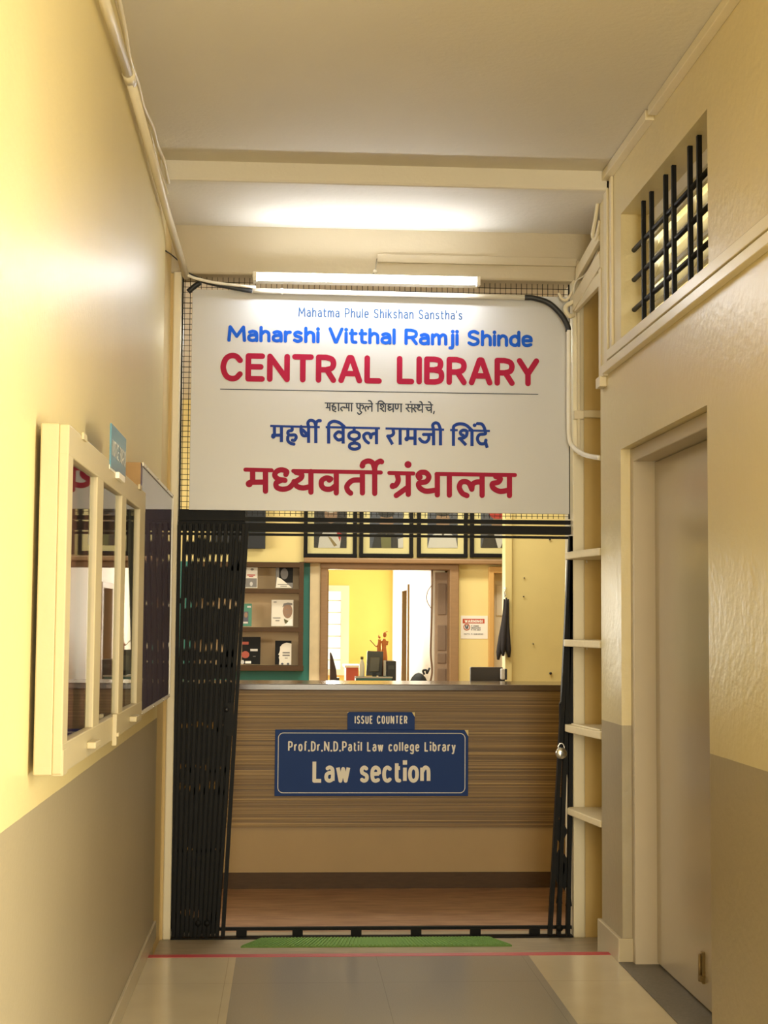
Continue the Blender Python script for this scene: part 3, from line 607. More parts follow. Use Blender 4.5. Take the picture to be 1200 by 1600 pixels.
# ---- corner shelves
for (tip, B, zt_, th, lab) in (((884, 868), 1, 1.690, .034, 'topmost curved cream corner shelf right of the gate'), ((882, 1000), 1, 1.283, .032, 'second highest cream corner shelf right of the gate'), ((884, 1132), 1, .890, .034, 'cream corner shelf with ridged edge level with the padlock'), ((886, 1264), 1, .508, .030, 'lowest rounded cream corner shelf right of the gate')):
    p = at(*tip, Y=7.06); x0 = p.x
    if 'topmost' in lab: edge = [(x0, 7.085), (x0+.002, 7.02), (x0+.012, 6.9), (x0+.03, 6.78), (1.357, 6.60), (1.375, 6.585)]
    elif 'lowest' in lab: edge = [(x0+.012, 7.085), (x0, 7.05), (x0+.008, 6.98), (1.357, 6.60), (1.375, 6.585)]
    else: edge = [(x0, 7.085), (x0, 7.04), (1.357, 6.60), (1.375, 6.585)]
    sf = thing('corner_shelf', (x0, 7.06, zt_), lab, 'shelf', 'corner shelves')
    MB().prism([(x, y, zt_-th) for x, y in edge]+[(1.9, 6.585, zt_-th), (1.9, 7.085, zt_-th)], (0, 0, th)).build('board', m_kshelf, sf, .004)
    if 'ridged' in lab:
        MB().bar((x0+.03, 7.06, zt_+.003), (1.375, 6.66, zt_+.003), .008, .006, (0, 0, 1)).build('ridge', m_white, sf)
    MB().tube([(JR+.06, 7.06, zt_-th-.012), (JR+.06, 7.075, zt_-th)], .004, 6).build('bracket', m_white, sf)

# ---- door mat
m_mat = mat('green_mat', (.20, .36, .11), .85, spec=.2, bump=1, bscale=160, var=.25, vscale=120)
zm = ZL+.004
mq = [at(376, 1479.5, Z=zm), at(800, 1477.5, Z=zm), at(765, 1466, Z=zm), at(408, 1465, Z=zm)]
mq[2].y = mq[3].y = (mq[2].y+mq[3].y)/2
rb = MB().prism([(p.x, p.y, ZL) for p in mq], (0, 0, .007))
for k in range(70):
    t = (k+.5)/70; p, q = mq[0].lerp(mq[1], t), mq[3].lerp(mq[2], t); rb.bar((p.x, p.y+.004, ZL+.0085), (q.x, q.y-.004, ZL+.0085), .006, .004, (0, 0, 1))
tag(rb.build('door_mat', m_mat), 'green ribbed rubber mat on the threshold before the gate', 'mat')

# ================================================================== LEFT WALL THINGS
XF = -.486
cy0, cy1, cz0, cz1 = 3.375, 5.185, 1.022, 1.792
m_cab = mat('cabinet_cream_paint', (.50, .425, .26), .4, var=.05, bump=.1, bscale=50)
m_purple = mat('purple_felt', (.10, .055, .13), .7, var=.2)
m_maroon = mat('maroon_felt', (.12, .04, .028), .8, var=.15)
cab = thing('notice_cabinet', (XL, 4.28, 1.02), 'cream wooden glass-fronted notice cabinet on the left wall', 'cabinet')
c = MB()
c.box(XL+.012, XF-.022, cy0, cy0+.02, cz0, cz1).box(XL+.012, XF-.022, cy1-.02, cy1, cz0, cz1).box(XL+.012, XF-.022, cy0, cy1, cz0, cz0+.02).box(XL+.012, XF-.022, cy0, cy1, cz1-.02, cz1)
c.build('body', m_cab, cab, .003)
MB().box(XL+.013, XL+.02, cy0+.01, cy1-.01, cz0+.01, cz1-.01).build('back_panel', m_maroon, cab)
fr = MB(); ys = [(cy0, 3.452), (3.895, 4.02), (4.47, 4.585), (5.01, cy1)]
for a, b in ys: fr.box(XF-.0222, XF-.0006, a, b, cz0+.002, cz1-.002)
fr.box(XF-.022, XF, cy0, cy1, cz1-.07, cz1-.002).box(XF-.022, XF, cy0, cy1, cz0+.002, cz0+.068)
fo = fr.build('door_frame', m_cab, cab, .003)
for a, b in ((3.452, 3.895), (4.02, 4.47), (4.585, 5.01)):
    MB().prism([(XF-.016, a-.005, cz0+.06), (XF-.010, b+.005, cz0+.06), (XF-.010, b+.005, cz1-.065), (XF-.016, a-.005, cz1-.065)], (-.003, 0, 0)).build('glass_pane', m_glass, cab)
for y in (3.83, 4.83):
    MB().box(XF, XF+.022, y-.05, y+.05, cz0+.024, cz0+.04).build('handle', m_cab, cab, .003)
MB().box(XF, XF+.012, 4.32, 4.345, cz0-.012, cz0+.075).box(XF, XF+.018, 4.325, 4.34, cz0+.012, cz0+.024).build('latch', m_cab, cab, .002)
for y in (3.6, 4.95): MB().box(XF, XF+.006, y-.03, y+.03, cz1-.012, cz1+.004).build('hinge', m_cab, cab, .001)
MB().box(XF-.022, XF+.002, 3.378, 3.445, cz0-.002, cz0+.055).build('corner_block', m_cab, cab, .002)
# second board
bx, by0, by1, bz0, bz1 = -.500, 5.20, 6.57, 1.035, 1.895
nb = thing('notice_board', (XL, 5.9, 1.03), 'purple felt notice board under clear acrylic between cabinet and gate', 'board')
MB().box(XL+.004, bx-.006, by0, by1, bz0, bz1).build('backing', m_rawwood, nb)
MB().box(bx-.0065, bx-.005, by0+.002, by1-.002, bz0+.002, bz1-.002).build('felt', m_purple, nb)
MB().box(bx-.005, bx, by0, by1, bz0, bz1).build('acrylic_sheet', m_glass, nb)
fe = MB(); e = .012
fe.box(bx, bx+.003, by0, by1, bz1-e, bz1).box(bx, bx+.003, by0, by1, bz0, bz0+e).box(bx, bx+.003, by1-e*1.5, by1, bz0, bz1)
fe.build('edge_strip', m_pvcw, nb)
for y in (5.3, 5.75, 6.2, 6.5):
    for z in (bz1-.006, bz0+.006): MB().ball((bx+.004, y, z), .004, n=8).build('screw', m_steel, nb)
# blue notice plate above the cabinet
pl = thing('notice_plate', (XF, 4.3, 1.79), 'small blue plate lettered NOTICE BOARD above the glass cabinet', 'sign')
ny0, ny1, nz0, nz1 = 4.13, 4.50, 1.772, 1.890
m_cyan = mat('cyan_acrylic', (.05, .20, .29), .25)
MB().box(XF+.0, XF+.004, ny0, ny1, nz0, nz1).build('panel', m_cyan, pl)
TOWARD[:] = [1, 0]; tx = MB(); text(tx, 'NOTICE BOARD'.replace('  ', ' '), ny0+.02, ny1-.02, nz0+.033, .045, .0028, 0, gap=.1, plane=lambda a, b: (XF+.0046, a, b)); tx.build('lettering', m_lettw, pl); TOWARD[:] = [0, -1]
MB().box(XF, XF+.002, ny0-.004, ny1+.004, nz0-.006, nz0+.006).build('edge', m_pvcw, pl)
MB().box(XF, XF+.012, 4.27, 4.42, nz0-.018, nz0+.0).build('clip', m_pvcw, pl, .002)

# ================================================================== COUNTER
YC = 8.41
ctop = at(600, 1069, Y=YC).z
cx0, cx1 = -1.6, 2.2
co = thing('issue_counter', (.4, YC+.3, ZL), 'long wooden issue counter with ribbed brown front behind the gate', 'counter')
zc1, zc2, zc3 = at(600, 1079, Y=YC).z, at(600, 1293, Y=YC).z, at(600, 1362, Y=YC+.03).z
MB().box(cx0, cx1, YC-.02, YC+.5, zc1, ctop).build('worktop', mat('polished_worktop', (.075, .042, .02), .18, spec=.6, var=.2, vscale=18), co, .004)
MB().box(cx0, cx1, YC, YC+.03, zc2, zc1).build('ribbed_front', m_clad, co)
MB().box(cx0, cx1, YC+.015, YC+.45, zc3, zc1-.01).build('lower_panel', mat('beige_laminate', (.39, .275, .135), .5, var=.05), co)
MB().box(cx0, cx1, YC+.005, YC+.44, ZL, zc3).build('skirting', m_wood, co)
# signs on the counter
def plate(tl_, br_, Y, th, name, label):
    a, b = at(*tl_, Y=Y), at(*br_, Y=Y)
    return a, b
a, b = at(430, 1140, Y=YC-.012), at(731.5, 1244, Y=YC-.012)
ls = thing('sign_plate', ((a.x+b.x)/2, YC-.01, b.z), 'large blue Law section sign on the counter front', 'sign')
MB().box(a.x, b.x, YC-.010, YC, b.z, a.z).build('panel', m_blue, ls, .002)
Yt = YC-.0108
bd = MB(); i0, i1, j0, j1, r = a.x+.018, b.x-.018, b.z+.018, a.z-.018, .028
pth = []
for cx_, cz_, s0 in ((i1-r, j1-r, 0), (i0+r, j1-r, 90), (i0+r, j0+r, 180), (i1-r, j0+r, 270)):
    pth += [(cx_+r*math.cos(math.radians(s0+k*15)), cz_+r*math.sin(math.radians(s0+k*15))) for k in range(7)]
pth.append(pth[0]); stroke(bd, pth, .0018, lambda x, z: (x, Yt, z)); bd.build('border_line', m_lettw, ls)
def ctext(s, px0, px1, yb_, yt_, hwpx, par, gap=.1):
    p, q, e = at(px0, yb_, Y=Yt), at(px0, yt_, Y=Yt), at(px1, yb_, Y=Yt)
    ws = []; text(MB(), s, p.x, e.x, p.z, q.z-p.z, hwpx*Yt/FPX, Yt, gap, True, words=ws)
    for q in ws: q.build('lettering', m_lettw, par)
ctext('Prof.Dr.N.D.Patil Law college Library', 450, 712, 1174, 1158, 1.15, ls, .12)
ctext('Law section', 488, 672.5, 1223, 1187, 2.9, ls, .055)
MB().prism([(b.x-.02, YC-.0108, a.z), (b.x, YC-.0108, a.z), (b.x, YC-.0108, a.z-.034)], (0, .0004, 0)).build('peeled_corner', m_cream, ls)
a2, b2 = at(543, 1112.5, Y=YC-.012), at(648, 1139, Y=YC-.012)
ic = thing('sign_plate', ((a2.x+b2.x)/2, YC-.01, b2.z), 'small blue ISSUE COUNTER sign above the Law section sign', 'sign')
MB().box(a2.x, b2.x, YC-.010, YC, a.z, a2.z).build('panel', m_blue, ic, .002)
ctext('ISSUE COUNTER', 554, 636.5, 1131, 1118, .95, ic, .12)
MB().prism([(b2.x-.016, YC-.0108, a2.z), (b2.x, YC-.0108, a2.z), (b2.x, YC-.0108, a2.z-.026)], (0, .0004, 0)).build('peeled_corner', m_cream, ic)
MB().prism([(a2.x, YC-.0108, a2.z), (a2.x+.007, YC-.0108, a2.z), (a2.x, YC-.0108, a2.z-.008)], (0, .0004, 0)).build('peeled_corner', m_cream, ic)

# ================================================================== LIBRARY INTERIOR
YB = 13.4
def bx2(mb, x0, x1, ya, yb_, Y, dep):
    """box whose front face spans photo px x0..x1, ya..yb at distance Y, going dep back"""
    p, q = at(x0, ya, Y=Y), at(x1, yb_, Y=Y); p2, q2 = at(x0, yb_, Y=Y), at(x1, ya, Y=Y)
    mb.box((p.x+p2.x)/2, (q.x+q2.x)/2, Y, Y+dep, (q.z+p2.z)/2, (p.z+q2.z)/2); return mb
def B(x0, x1, ya, yb_, Y, dep): return bx2(MB(), x0, x1, ya, yb_, Y, dep)
def X_(px, py=960, Y=YB): return at(px, py, Y=Y).x
def Z_(py, px=600, Y=YB): return at(px, py, Y=Y).z
dl, dr, dz = X_(512), X_(703), Z_(889)
el, er = X_(771), X_(812)
ZK = 3.3
lw = MB(); lw.box(-4.5, X_(487), YB, YB+.15, ZL, ZK).box(X_(487), dl, YB, YB+.15, ZL, ZK).box(dl, dr, YB, YB+.15, dz, ZK).box(dr, el, YB, YB+.15, ZL, ZK).box(el, er, YB, YB+.15, dz-.02, ZK).box(er, 5, YB, YB+.15, ZL, ZK)
struct('wall_back.001', lw, m_libwall, 'yellow back wall of the library with portraits and doorways', 'wall')
struct('trim_7', MB().box(-4.5, X_(484), YB-.012, YB, ZL, Z_(880)), m_teal, 'teal painted panel of the back wall behind the book rack', 'panel')
struct('trim_8', MB().box(X_(484), X_(500), YB-.03, YB, ZL, Z_(881)), mat('pale_pilaster', (.80, .68, .44), .6, var=.12, vscale=12), 'pale mottled pilaster left of the library doorway', 'pilaster')
struct('wall_left.002', MB().box(-4.5, -4.4, YG+.2, YB, ZL, .9).box(-4.5, -4.4, YG+.2, YB, 2.8, ZK).box(-4.5, -4.4, YG+.2, 8.9, .9, 2.8).box(-4.5, -4.4, 11.7, YB, .9, 2.8).box(-4.5, XL-.2, YG+.02, YG+.2, ZL, ZK), m_libwall, 'left side wall of the library', 'wall')  # gap is an unseen opening added for the left library light
struct('wall_right.002', MB().box(4.9, 5, YG+.2, 20, ZL, ZK).box(2.2, 5, YG+.02, YG+.2, ZL, ZK), m_libwall, 'right side wall of the library', 'wall')
struct('ceiling.002', MB().box(-4.5, 5, YG+.2, 20, ZK, ZK+.1), m_bay, 'library ceiling', 'ceiling')
YP = 10.8
struct('wall_front.001', MB().box(X_(799, Y=YP), 5, YP, YP+.12, ZL, ZK).box(X_(789, Y=YP), X_(799, Y=YP), YP-.02, YP+.14, ZL, ZK), m_libwall, 'plain yellow partition wall right of the library doorway', 'wall')
for (px, py, r) in ((859, 843, .006), (860, 1052, .009), (833, 1006, .004), (819, 903, .004), (818, 932, .004)):
    p = at(px, py, Y=YP); tag(MB().lathe([(0, -.012), (r, -.012), (r, 0)], (p.x, YP, p.z), 10, 'Y').build('wall_nail', m_dark), {859: 'dark nail near the top of the yellow partition', 860: 'large dark nail low on the yellow partition above the counter', 833: 'tiny pin in the middle of the yellow partition', 819: 'upper small nail on the left of yellow partition', 818: 'lower small nail on the left of yellow partition'}[px], 'nail')
# doorway frame
df = struct('door_2', MB().box(X_(702), X_(716), YB-.05, YB+.17, ZL, Z_(881)).box(X_(500), X_(716), YB-.05, YB+.17, dz-.005, Z_(881)).box(X_(500), dl, YB-.05, YB+.17, ZL, dz), m_doorwood, 'brown wooden frame of the open double doorway', 'door', bevel=.008)
# left leaf almost edge-on, right leaf folded back showing carved panels
def leaf(px0, px1, rows, name):
    x0, x1 = X_(px0, Y=YB+.2), X_(px1, Y=YB+.2)
    lf = MB().box(x0, x1, YB+.17, YB+.21, ZL+.01, dz-.02).build(name, m_leaf, df)
    for a, b in rows:
        w_ = x1-x0
        m = MB(); za, zb_ = Z_(a, Y=YB+.17), Z_(b, Y=YB+.17)
        m.prism([(x0+w_*.2, YB+.172, zb_), (x1-w_*.2, YB+.172, zb_), (x1-w_*.2, YB+.172, za), (x0+w_*.2, YB+.172, za)], (0, -.012, 0))
        m.build('panel', mat('leaf_panel_wood', (.22, .15, .10), .5, var=.2), lf, .006)
    return lf
leaf(679, 701, ((911, 960), (976, 1016), (1020, 1036), (1044, 1068)), 'door_leaf')
leaf(507, 513, ((890, 911), (922, 974), (986, 1052)), 'door_leaf')
# second doorway on the right
d3 = struct('door_3', MB().box(X_(763), X_(771), YB-.05, YB+.17, ZL, Z_(884)).box(X_(763), X_(820), YB-.05, YB+.17, Z_(894), Z_(884)), m_tan, 'tan wooden frame of the second doorway beside the partition', 'door', bevel=.006)
MB().box(X_(775), X_(810), YB+.12, YB+.16, ZL, Z_(894)).build('door_leaf', m_innerw, d3)
MB().box(X_(778), X_(806), YB+.108, YB+.12, Z_(961), Z_(912)).build('panel', m_innerw, d3, .006)
# cornice ledge
struct('trim_9', MB().box(X_(474), 1.95, YB-.11, YB, Z_(881), Z_(873)), m_doorwood, 'carved brown wooden ledge under the portraits', 'ledge', bevel=.01)
# portraits
m_pskin = mat('portrait_skin', (.28, .17, .11), .6); m_pwhite = mat('portrait_white', (.62, .58, .55), .6); m_pdark = mat('portrait_dark', (.03, .026, .026), .5)
m_pblue = mat('portrait_blue_grey', (.085, .09, .12), .6); m_pred = mat('portrait_red', (.45, .03, .03), .6); m_olive = mat('portrait_olive', (.16, .15, .06), .6)
YF = YB-.05
def portrait(x0, x1, label, shapes, bgm):
    yb_, yt_ = 871, 742
    o = thing('portrait_frame', at((x0+x1)/2, yb_, Y=YF), label, 'picture', 'framed portraits above the doorway')
    f = MB(); k = 6
    bx2(f, x0, x0+k, yt_, yb_, YF, .04); bx2(f, x1-k, x1, yt_, yb_, YF, .04); bx2(f, x0, x1, yt_, yt_+k, YF, .04); bx2(f, x0, x1, yb_-k, yb_, YF, .04)
    f.build('frame', m_black, o, .004)
    B(x0+k, x1-k, yt_+k, yb_-k, YF+.02, .012).build('mount', m_cream, o)
    pic = B(x0+k+10, x1-k-10, yt_+k+10, yb_-k-9, YF+.017, .003).build('picture', bgm, o)
    for i, (m, pts) in enumerate(shapes):
        mb = MB(); q = [at(px, py, Y=YF+.0165-.0006*i) for px, py in pts]; mb.prism(q, (0, .0004, 0)); mb.build('painted_shape', m, pic)
    B(x0+k, x1-k, yt_+k, yb_-k, YF+.010, .002).build('glass', m_glass, o)
def ell(cx, cy, rx, ry, n=16): return [(cx+rx*math.cos(2*math.pi*k/n), cy+ry*math.sin(2*math.pi*k/n)) for k in range(n)]
portrait(475, 558, 'framed portrait of a person in white robe with striped sash, leftmost over the doorway', [(m_pwhite, [(497, 856), (499, 840), (510, 824), (528, 824), (533, 840), (531, 856)]), (m_brass, [(512, 838), (517, 840), (527, 852), (522, 854)]), (m_pred, [(514, 824), (534, 834), (531, 846), (526, 832)]), (m_pskin, ell(517, 804, 10, 14)), (m_pwhite, ell(517, 792, 13, 9))], m_pdark)
portrait(562, 646, 'framed portrait of a person in dark coat and olive shirt, second over the doorway', [(m_pdark, [(581, 856), (585, 838), (597, 828), (612, 828), (621, 842), (622, 856)]), (m_olive, [(596, 856), (595, 840), (604, 834), (611, 840), (611, 856)]), (m_pwhite, [(622, 842), (630, 840), (630, 856), (622, 856)]), (m_pskin, ell(604, 816, 11, 16)), (m_pdark, ell(604, 801, 13, 8))], m_pblue)
portrait(652, 731, 'framed portrait of a person in white shirt, third over the doorway', [(m_pwhite, [(668, 856), (672, 838), (686, 830), (700, 830), (712, 840), (715, 856)]), (m_pdark, [(688, 830), (697, 830), (692, 838)]), (m_pskin, ell(692, 814, 11, 16)), (m_pdark, ell(692, 799, 12, 8))], m_pblue)
portrait(735, 820, 'framed portrait of a person in dark jacket with red turban, partly behind the partition', [(m_pdark, [(752, 856), (756, 840), (768, 832), (790, 832), (800, 842), (802, 856)]), (m_pwhite, [(772, 834), (790, 834), (782, 856), (778, 856)]), (m_pskin, ell(779, 820, 11, 15)), (m_pred, ell(778, 800, 15, 11))], m_pblue)
o = thing('dark_panel', at(400, 857, Y=YF), 'dark blue hanging panel left of the portraits', 'picture')
B(330, 415, 770, 857, YF-.02, .05).build('panel', mat('navy_panel', (.008, .012, .02), .4), o, .004)
B(326, 417, 766, 771, YF-.025, .06).build('rail', m_dark, o)

# book rack
YR = YB-.19
rk = thing('book_rack', at(420, 1048, Y=YR), 'brown wall rack displaying books face out', 'bookshelf')
rx0 = 300
m_rackback = mat('rack_back_laminate', (.50, .36, .20), .5, var=.05)
for ya, yb_ in ((878, 886), (920, 926.5), (980, 987), (1040, 1048)):
    B(rx0, 474, ya, yb_, YR, .18).build('shelf', m_wood, rk, .002)
B(467, 474, 878, 1048, YR, .18).build('side_panel', m_wood, rk, .002); B(rx0, rx0+7, 878, 1048, YR, .18).build('side_panel', m_wood, rk, .002)
B(rx0, 474, 878, 1048, YB-.025, .012).build('back_panel', m_rackback, rk)
def book(x0, x1, ya, yb_, m, label, shapes, Yk=YR+.05):
    """a book standing face out, leaning back a touch"""
    p, q = at(x0, ya, Y=Yk), at(x1, yb_, Y=Yk); base = Vector(((p.x+q.x)/2, Yk, q.z+.005)); h_ = p.z-q.z; w_ = q.x-p.x; lean = .10
    o = thing('book', base, label, 'book', 'books on the wall rack')
    def P(u, v, d=0): return base+Vector(((u-.5)*w_, v*h_*lean+d, v*h_))
    MB().prism([P(0, 0), P(1, 0), P(1, 1), P(0, 1)], (0, .002, 0)).prism([P(0, 0, .018), P(1, 0, .018), P(1, 1, .018), P(0, 1, .018)], (0, .002, 0)).prism([P(0, 0), P(.02, 0), P(.02, 1), P(0, 1)], (0, .02, 0)).build('cover', m, o)
    MB().prism([P(.02, .01, .002), P(.985, .01, .002), P(.985, .99, .002), P(.02, .99, .002)], (0, .016, 0)).build('pages', m_lettw, o)
    cov = o.children[0]
    for i, (mm, pts) in enumerate(shapes):
        t = MB().prism([P(u, v, -.0008-.0004*i) for u, v in pts], (0, .0003, 0)).build('cover_art', mm, cov)
E_ = lambda cx, cy, rx, ry: ell(cx, cy, rx, ry)
m_bw = mat('book_offwhite', (.72, .68, .58), .45); m_bk = mat('book_black', (.014, .014, .014), .6, spec=.1); m_bg = mat('book_green', (.06, .22, .15), .45); m_gry = mat('print_grey', (.18, .17, .16), .5); m_lgr = mat('print_light', (.55, .53, .50), .5); m_rust = mat('print_rust', (.36, .07, .04), .5)
def scr(x0, x1, y0_, y1_): return [(x0, y0_), (x1, y0_), (x1, y1_), (x0, y1_)]
book(383.5, 402, 885, 919.5, m_bw, 'white book with red title and dark photo strip, top shelf of the rack at left', [(m_gry, scr(0, .95, .03, .44)), (m_lgr, E_(.5, .18, .12, .1)), (m_pred, scr(.15, .8, .56, .61)), (m_pred, scr(.3, .65, .5, .54)), (m_gry, E_(.55, .84, .14, .05))])
book(431, 457.5, 887, 919.5, m_gry, 'book with grey photo of a person in white shawl, top shelf of the rack', [(m_bk, scr(.2, 1, .25, 1)), (mat('photo_face_grey', (.13, .12, .115), .5), E_(.5, .68, .22, .27)), (m_bw, [(0, 0), (.95, 0), (.6, .25), (.3, .45), (.08, .52)]), (m_gry, scr(.12, .8, .14, .18)), (m_gry, scr(.28, .65, .06, .10))])
book(379, 393, 944, 979.5, m_bg, 'narrow green book half hidden by the gate, middle shelf of the rack', [(m_pblue, scr(.1, .65, .12, .65)), (m_pskin, E_(.38, .5, .18, .12)), (m_lgr, scr(.5, .9, .82, .9)), (m_pwhite, scr(.1, .6, .12, .2))])
book(424, 458, 938, 979.5, m_bw, 'white book with large face of a person in white, middle shelf of the rack', [(m_pskin, E_(.74, .58, .22, .28)), (m_gry, [(.5, .72), (.56, .86), (.75, .9), (.95, .88), (.95, .8), (.7, .82)]), (m_gry, scr(.66, .76, .62, .64)), (m_gry, scr(.84, .92, .62, .64)), (m_gry, scr(.72, .84, .42, .44)), (m_olive, [(.58, .28), (.7, .22), (.62, .12), (.78, .2), (.72, .08)]), (m_lettw, [(.6, .02), (.97, .02), (.97, .3), (.85, .25)]), (m_gry, scr(.08, .42, .30, .33)), (m_gry, scr(.2, .38, .2, .23)), (m_gry, scr(.1, .24, .9, .93))])
book(378.5, 406.5, 996, 1039, m_bk, 'black book with rust red shapes, bottom shelf of the rack at left', [(m_rust, E_(.18, .35, .22, .13)), (m_rust, scr(0, .35, .72, .82)), (m_lgr, scr(.45, .85, .48, .56)), (m_lettw, scr(.18, .5, .03, .12)), (m_lgr, E_(0.03, .08, .1, .08)), (m_gry, scr(.6, .75, .28, .3))])
book(430, 455, 1002, 1039.5, m_bk, 'black book with cut out pale profile of a head, bottom shelf of the rack', [(m_bw, [(.25, 0), (1, 0), (1, .88), (.7, .92), (.45, .86), (.3, .74), (.3, .62), (.27, .52), (.2, .42), (.27, .38), (.23, .3), (.27, .2)]), (m_gry, scr(.46, .9, .47, .53)), (m_gry, scr(.46, .9, .36, .42)), (m_gry, scr(.6, .78, .26, .29)), (m_pblue, E_(.45, .04, .08, .04)), (m_pblue, E_(.8, .04, .08, .04))])

# warning notice
wn = thing('warning_notice', at(740, 1000, Y=YB-.004), 'white paper WARNING notice on the wall between the doorways', 'notice')
B(720, 762, 962, 998, YB-.004, .003).build('sheet', m_lettw, wn)
B(723, 757, 967, 974, YB-.0055, .001).build('red_band', mat('notice_red', (.50, .07, .03), .5), wn)
def wtext(s, x0, x1, yb_, yt_, hw, m):
    Yw = YB-.0062; p, q, e = at(x0, yb_, Y=Yw), at(x0, yt_, Y=Yw), at(x1, yb_, Y=Yw); t = MB(); text(t, s, p.x, e.x, p.z, q.z-p.z, hw, Yw, .12); t.build('lettering', m, wn)
wtext('WARNING!', 726, 754.5, 973, 968.3, .0032, m_lettw)
for s, x0, x1, yb_ in (('IS UNDER', 736, 748, 979), ('SURVEILLANCE', 736, 751, 982), ('IN THIS AREA', 736, 751, 985), ('CCTV', 725, 734, 991.5), ('in operation', 736, 755, 991.5)):
    wtext(s, x0, x1, yb_, yb_-2.0, .0010, m_ink_g)
rg = MB(); cc = at(729.3, 979.7, Y=YB-.0062)
stroke(rg, [(cc.x+.026*math.cos(a*math.pi/12), cc.z+.026*math.sin(a*math.pi/12)) for a in range(25)], .0035, lambda x, z: (x, YB-.0062, z)); rg.build('ring', mat('notice_red', (.5, .07, .03)), wn)
fg = MB()
for dx in (-.009, .009): stroke(fg, [(cc.x+dx, cc.z+.011), (cc.x+dx*.6, cc.z-.010)], .0055, lambda x, z: (x, YB-.0064, z))
fg.build('symbol', m_ink_g, wn)

# hanging dark scarf on the edge of the partition
hx = at(788, 930, Y=YP-.03)
sc = thing('scarf', hx, 'dark grey scarf hanging from a hook on the edge of the partition', 'scarf')
m_scarf = mat('scarf_cloth', (.035, .03, .032), .9, bump=.6, bscale=80, var=.3, vscale=25)
for i, (xt, xb_, yb_, ym, ya) in enumerate(((788, 779.5, 1031, 20, 936), (790, 786.5, 1025, 24, 934), (793, 794.5, 1027, 26, 936))):
    pts = []; rs = []
    for k in range(9):
        t = k/8; px = lerp(xt, xb_, t**1.2)+1.2*math.sin(5*t+i); py = lerp(ya, yb_, t)
        p = at(px, py, Y=YP-.03-.012*(i % 2)); pts.append(p); rs.append(lerp(.006, .020, min(1, t*1.6)) if k < 8 else .009)
    MB().tube(pts, rs, 8).build('strand', m_scarf, sc)
hk2 = thing('wall_hook', hx+Vector((0, .02, .03)), 'small steel hook holding the scarf', 'hook')
MB().tube(smooth([hx+Vector((.01, .035, .05)), hx+Vector((.01, .0, .05)), hx+Vector((.0, -.012, .02)), hx+Vector((.0, -.02, -.01)), hx+Vector((.006, -.03, .012))], 5), .0035, 6).build('hook', m_steel, hk2)

# monitor and white device behind the counter, right
YD = 9.25
zd = at(760, 1085, Y=YD).z
sd = thing('staff_desk', (1.2, YD, ZL), 'low staff desk hidden behind the counter', 'desk')
MB().box(-.8, 2.1, YC+.55, YD+.35, zd-.03, zd).build('top', m_wood, sd)
for x in (-.75, 2.05): MB().box(x-.03, x+.03, YD-.2, YD+.3, ZL, zd-.03).build('leg', m_wood, sd)
mo = thing('monitor', at(760, 1083, Y=YD), 'dark brown back of a monitor at right on the counter', 'monitor')
B(735.5, 786, 1042.5, 1073, YD, .05).build('screen_case', mat('brown_black_plastic', (.03, .018, .008), .5), mo, .006)
q = at(760, 1083, Y=YD); MB().box(q.x-.03, q.x+.03, YD+.01, YD+.04, zd, q.z+.06).box(q.x-.1, q.x+.1, YD-.05, YD+.1, zd, zd+.012).build('stand', m_dark, mo)
dv = thing('barcode_scanner', at(788, 1076, Y=YD-.02), 'small white device on dark stand beside the dark monitor', 'device')
B(783, 789, 1045, 1062, YD-.12, .04).build('body', m_lettw, dv, .006)
B(789, 792.5, 1045, 1062, YD-.11, .04).build('side', m_dark, dv, .004)
q = at(787, 1076, Y=YD-.1); MB().tube([(q.x, YD-.1, zd+.008), (q.x, YD-.1, at(787, 1060, Y=YD).z)], .008).lathe([(0, 0), (.035, 0), (.035, .01), (0, .012)], (q.x, YD-.1, zd), 16).build('stand', m_dark, dv)

# back room seen through the doorway
YW = 18.8
ix0, ix1 = -2.5, at(608, 960, Y=YW).x
wl_, wr_ = at(480, 960, Y=YW).x, at(539, 960, Y=YW).x; wz0, wz1 = at(540, 1050, Y=YW).z, at(540, 920, Y=YW).z
iw = MB().box(ix0, wl_, YW, YW+.15, ZL, ZK).box(wr_, 4.9, YW, YW+.15, ZL, ZK).box(wl_, wr_, YW, YW+.15, ZL, wz0).box(wl_, wr_, YW, YW+.15, wz1, ZK)
struct('wall_back.002', iw, m_inner, 'bright yellow far wall of the back room', 'wall')
xs = ix1+.04
struct('wall_right.003', MB().box(xs, xs+.12, 17.0, YW, ZL, ZK).box(xs, xs+.12, YB+.24, 16.2, ZL, ZK).box(xs, xs+.12, 16.2, 17, 1.72, ZK), m_innerw, 'white side wall of the back room with an open door', 'wall')
struct('wall_left.003', MB().box(ix0-.1, ix0, YB+.15, YW, ZL, ZK), m_innerw, 'left side wall of the back room', 'wall')
d4 = struct('door_4', MB().box(xs-.02, xs+.14, 16.95, 17.03, ZL, 1.76).box(xs-.02, xs+.14, 16.17, 16.25, ZL, 1.76).box(xs-.02, xs+.14, 16.2, 17, 1.70, 1.76), m_rackback, 'beige door frame in the side wall of the back room', 'door')
MB().box(xs+.13, xs+.8, 16.95, 17.0, ZL, 1.70).build('door_leaf', mat('dark_teal_leaf', (.02, .06, .06), .5), d4)
wi = struct('window_2', MB().box(wl_, wl_+.05, YW-.03, YW+.1, wz0, wz1).box(wr_-.05, wr_+.05, YW-.03, YW+.1, wz0-.04, wz1+.04).box(wl_, wr_, YW-.03, YW+.1, wz1-.03, wz1+.04).box(wl_, wr_, YW-.03, YW+.1, wz0-.04, wz0+.03), m_innerw, 'bright window in the far wall of the back room', 'window')
for k in range(6):
    z = wz0+(wz1-wz0)*(k+1)/7; MB().box(wl_, wr_, YW+.02, YW+.03, z-.006, z+.006).build('bar', m_innerw, wi)
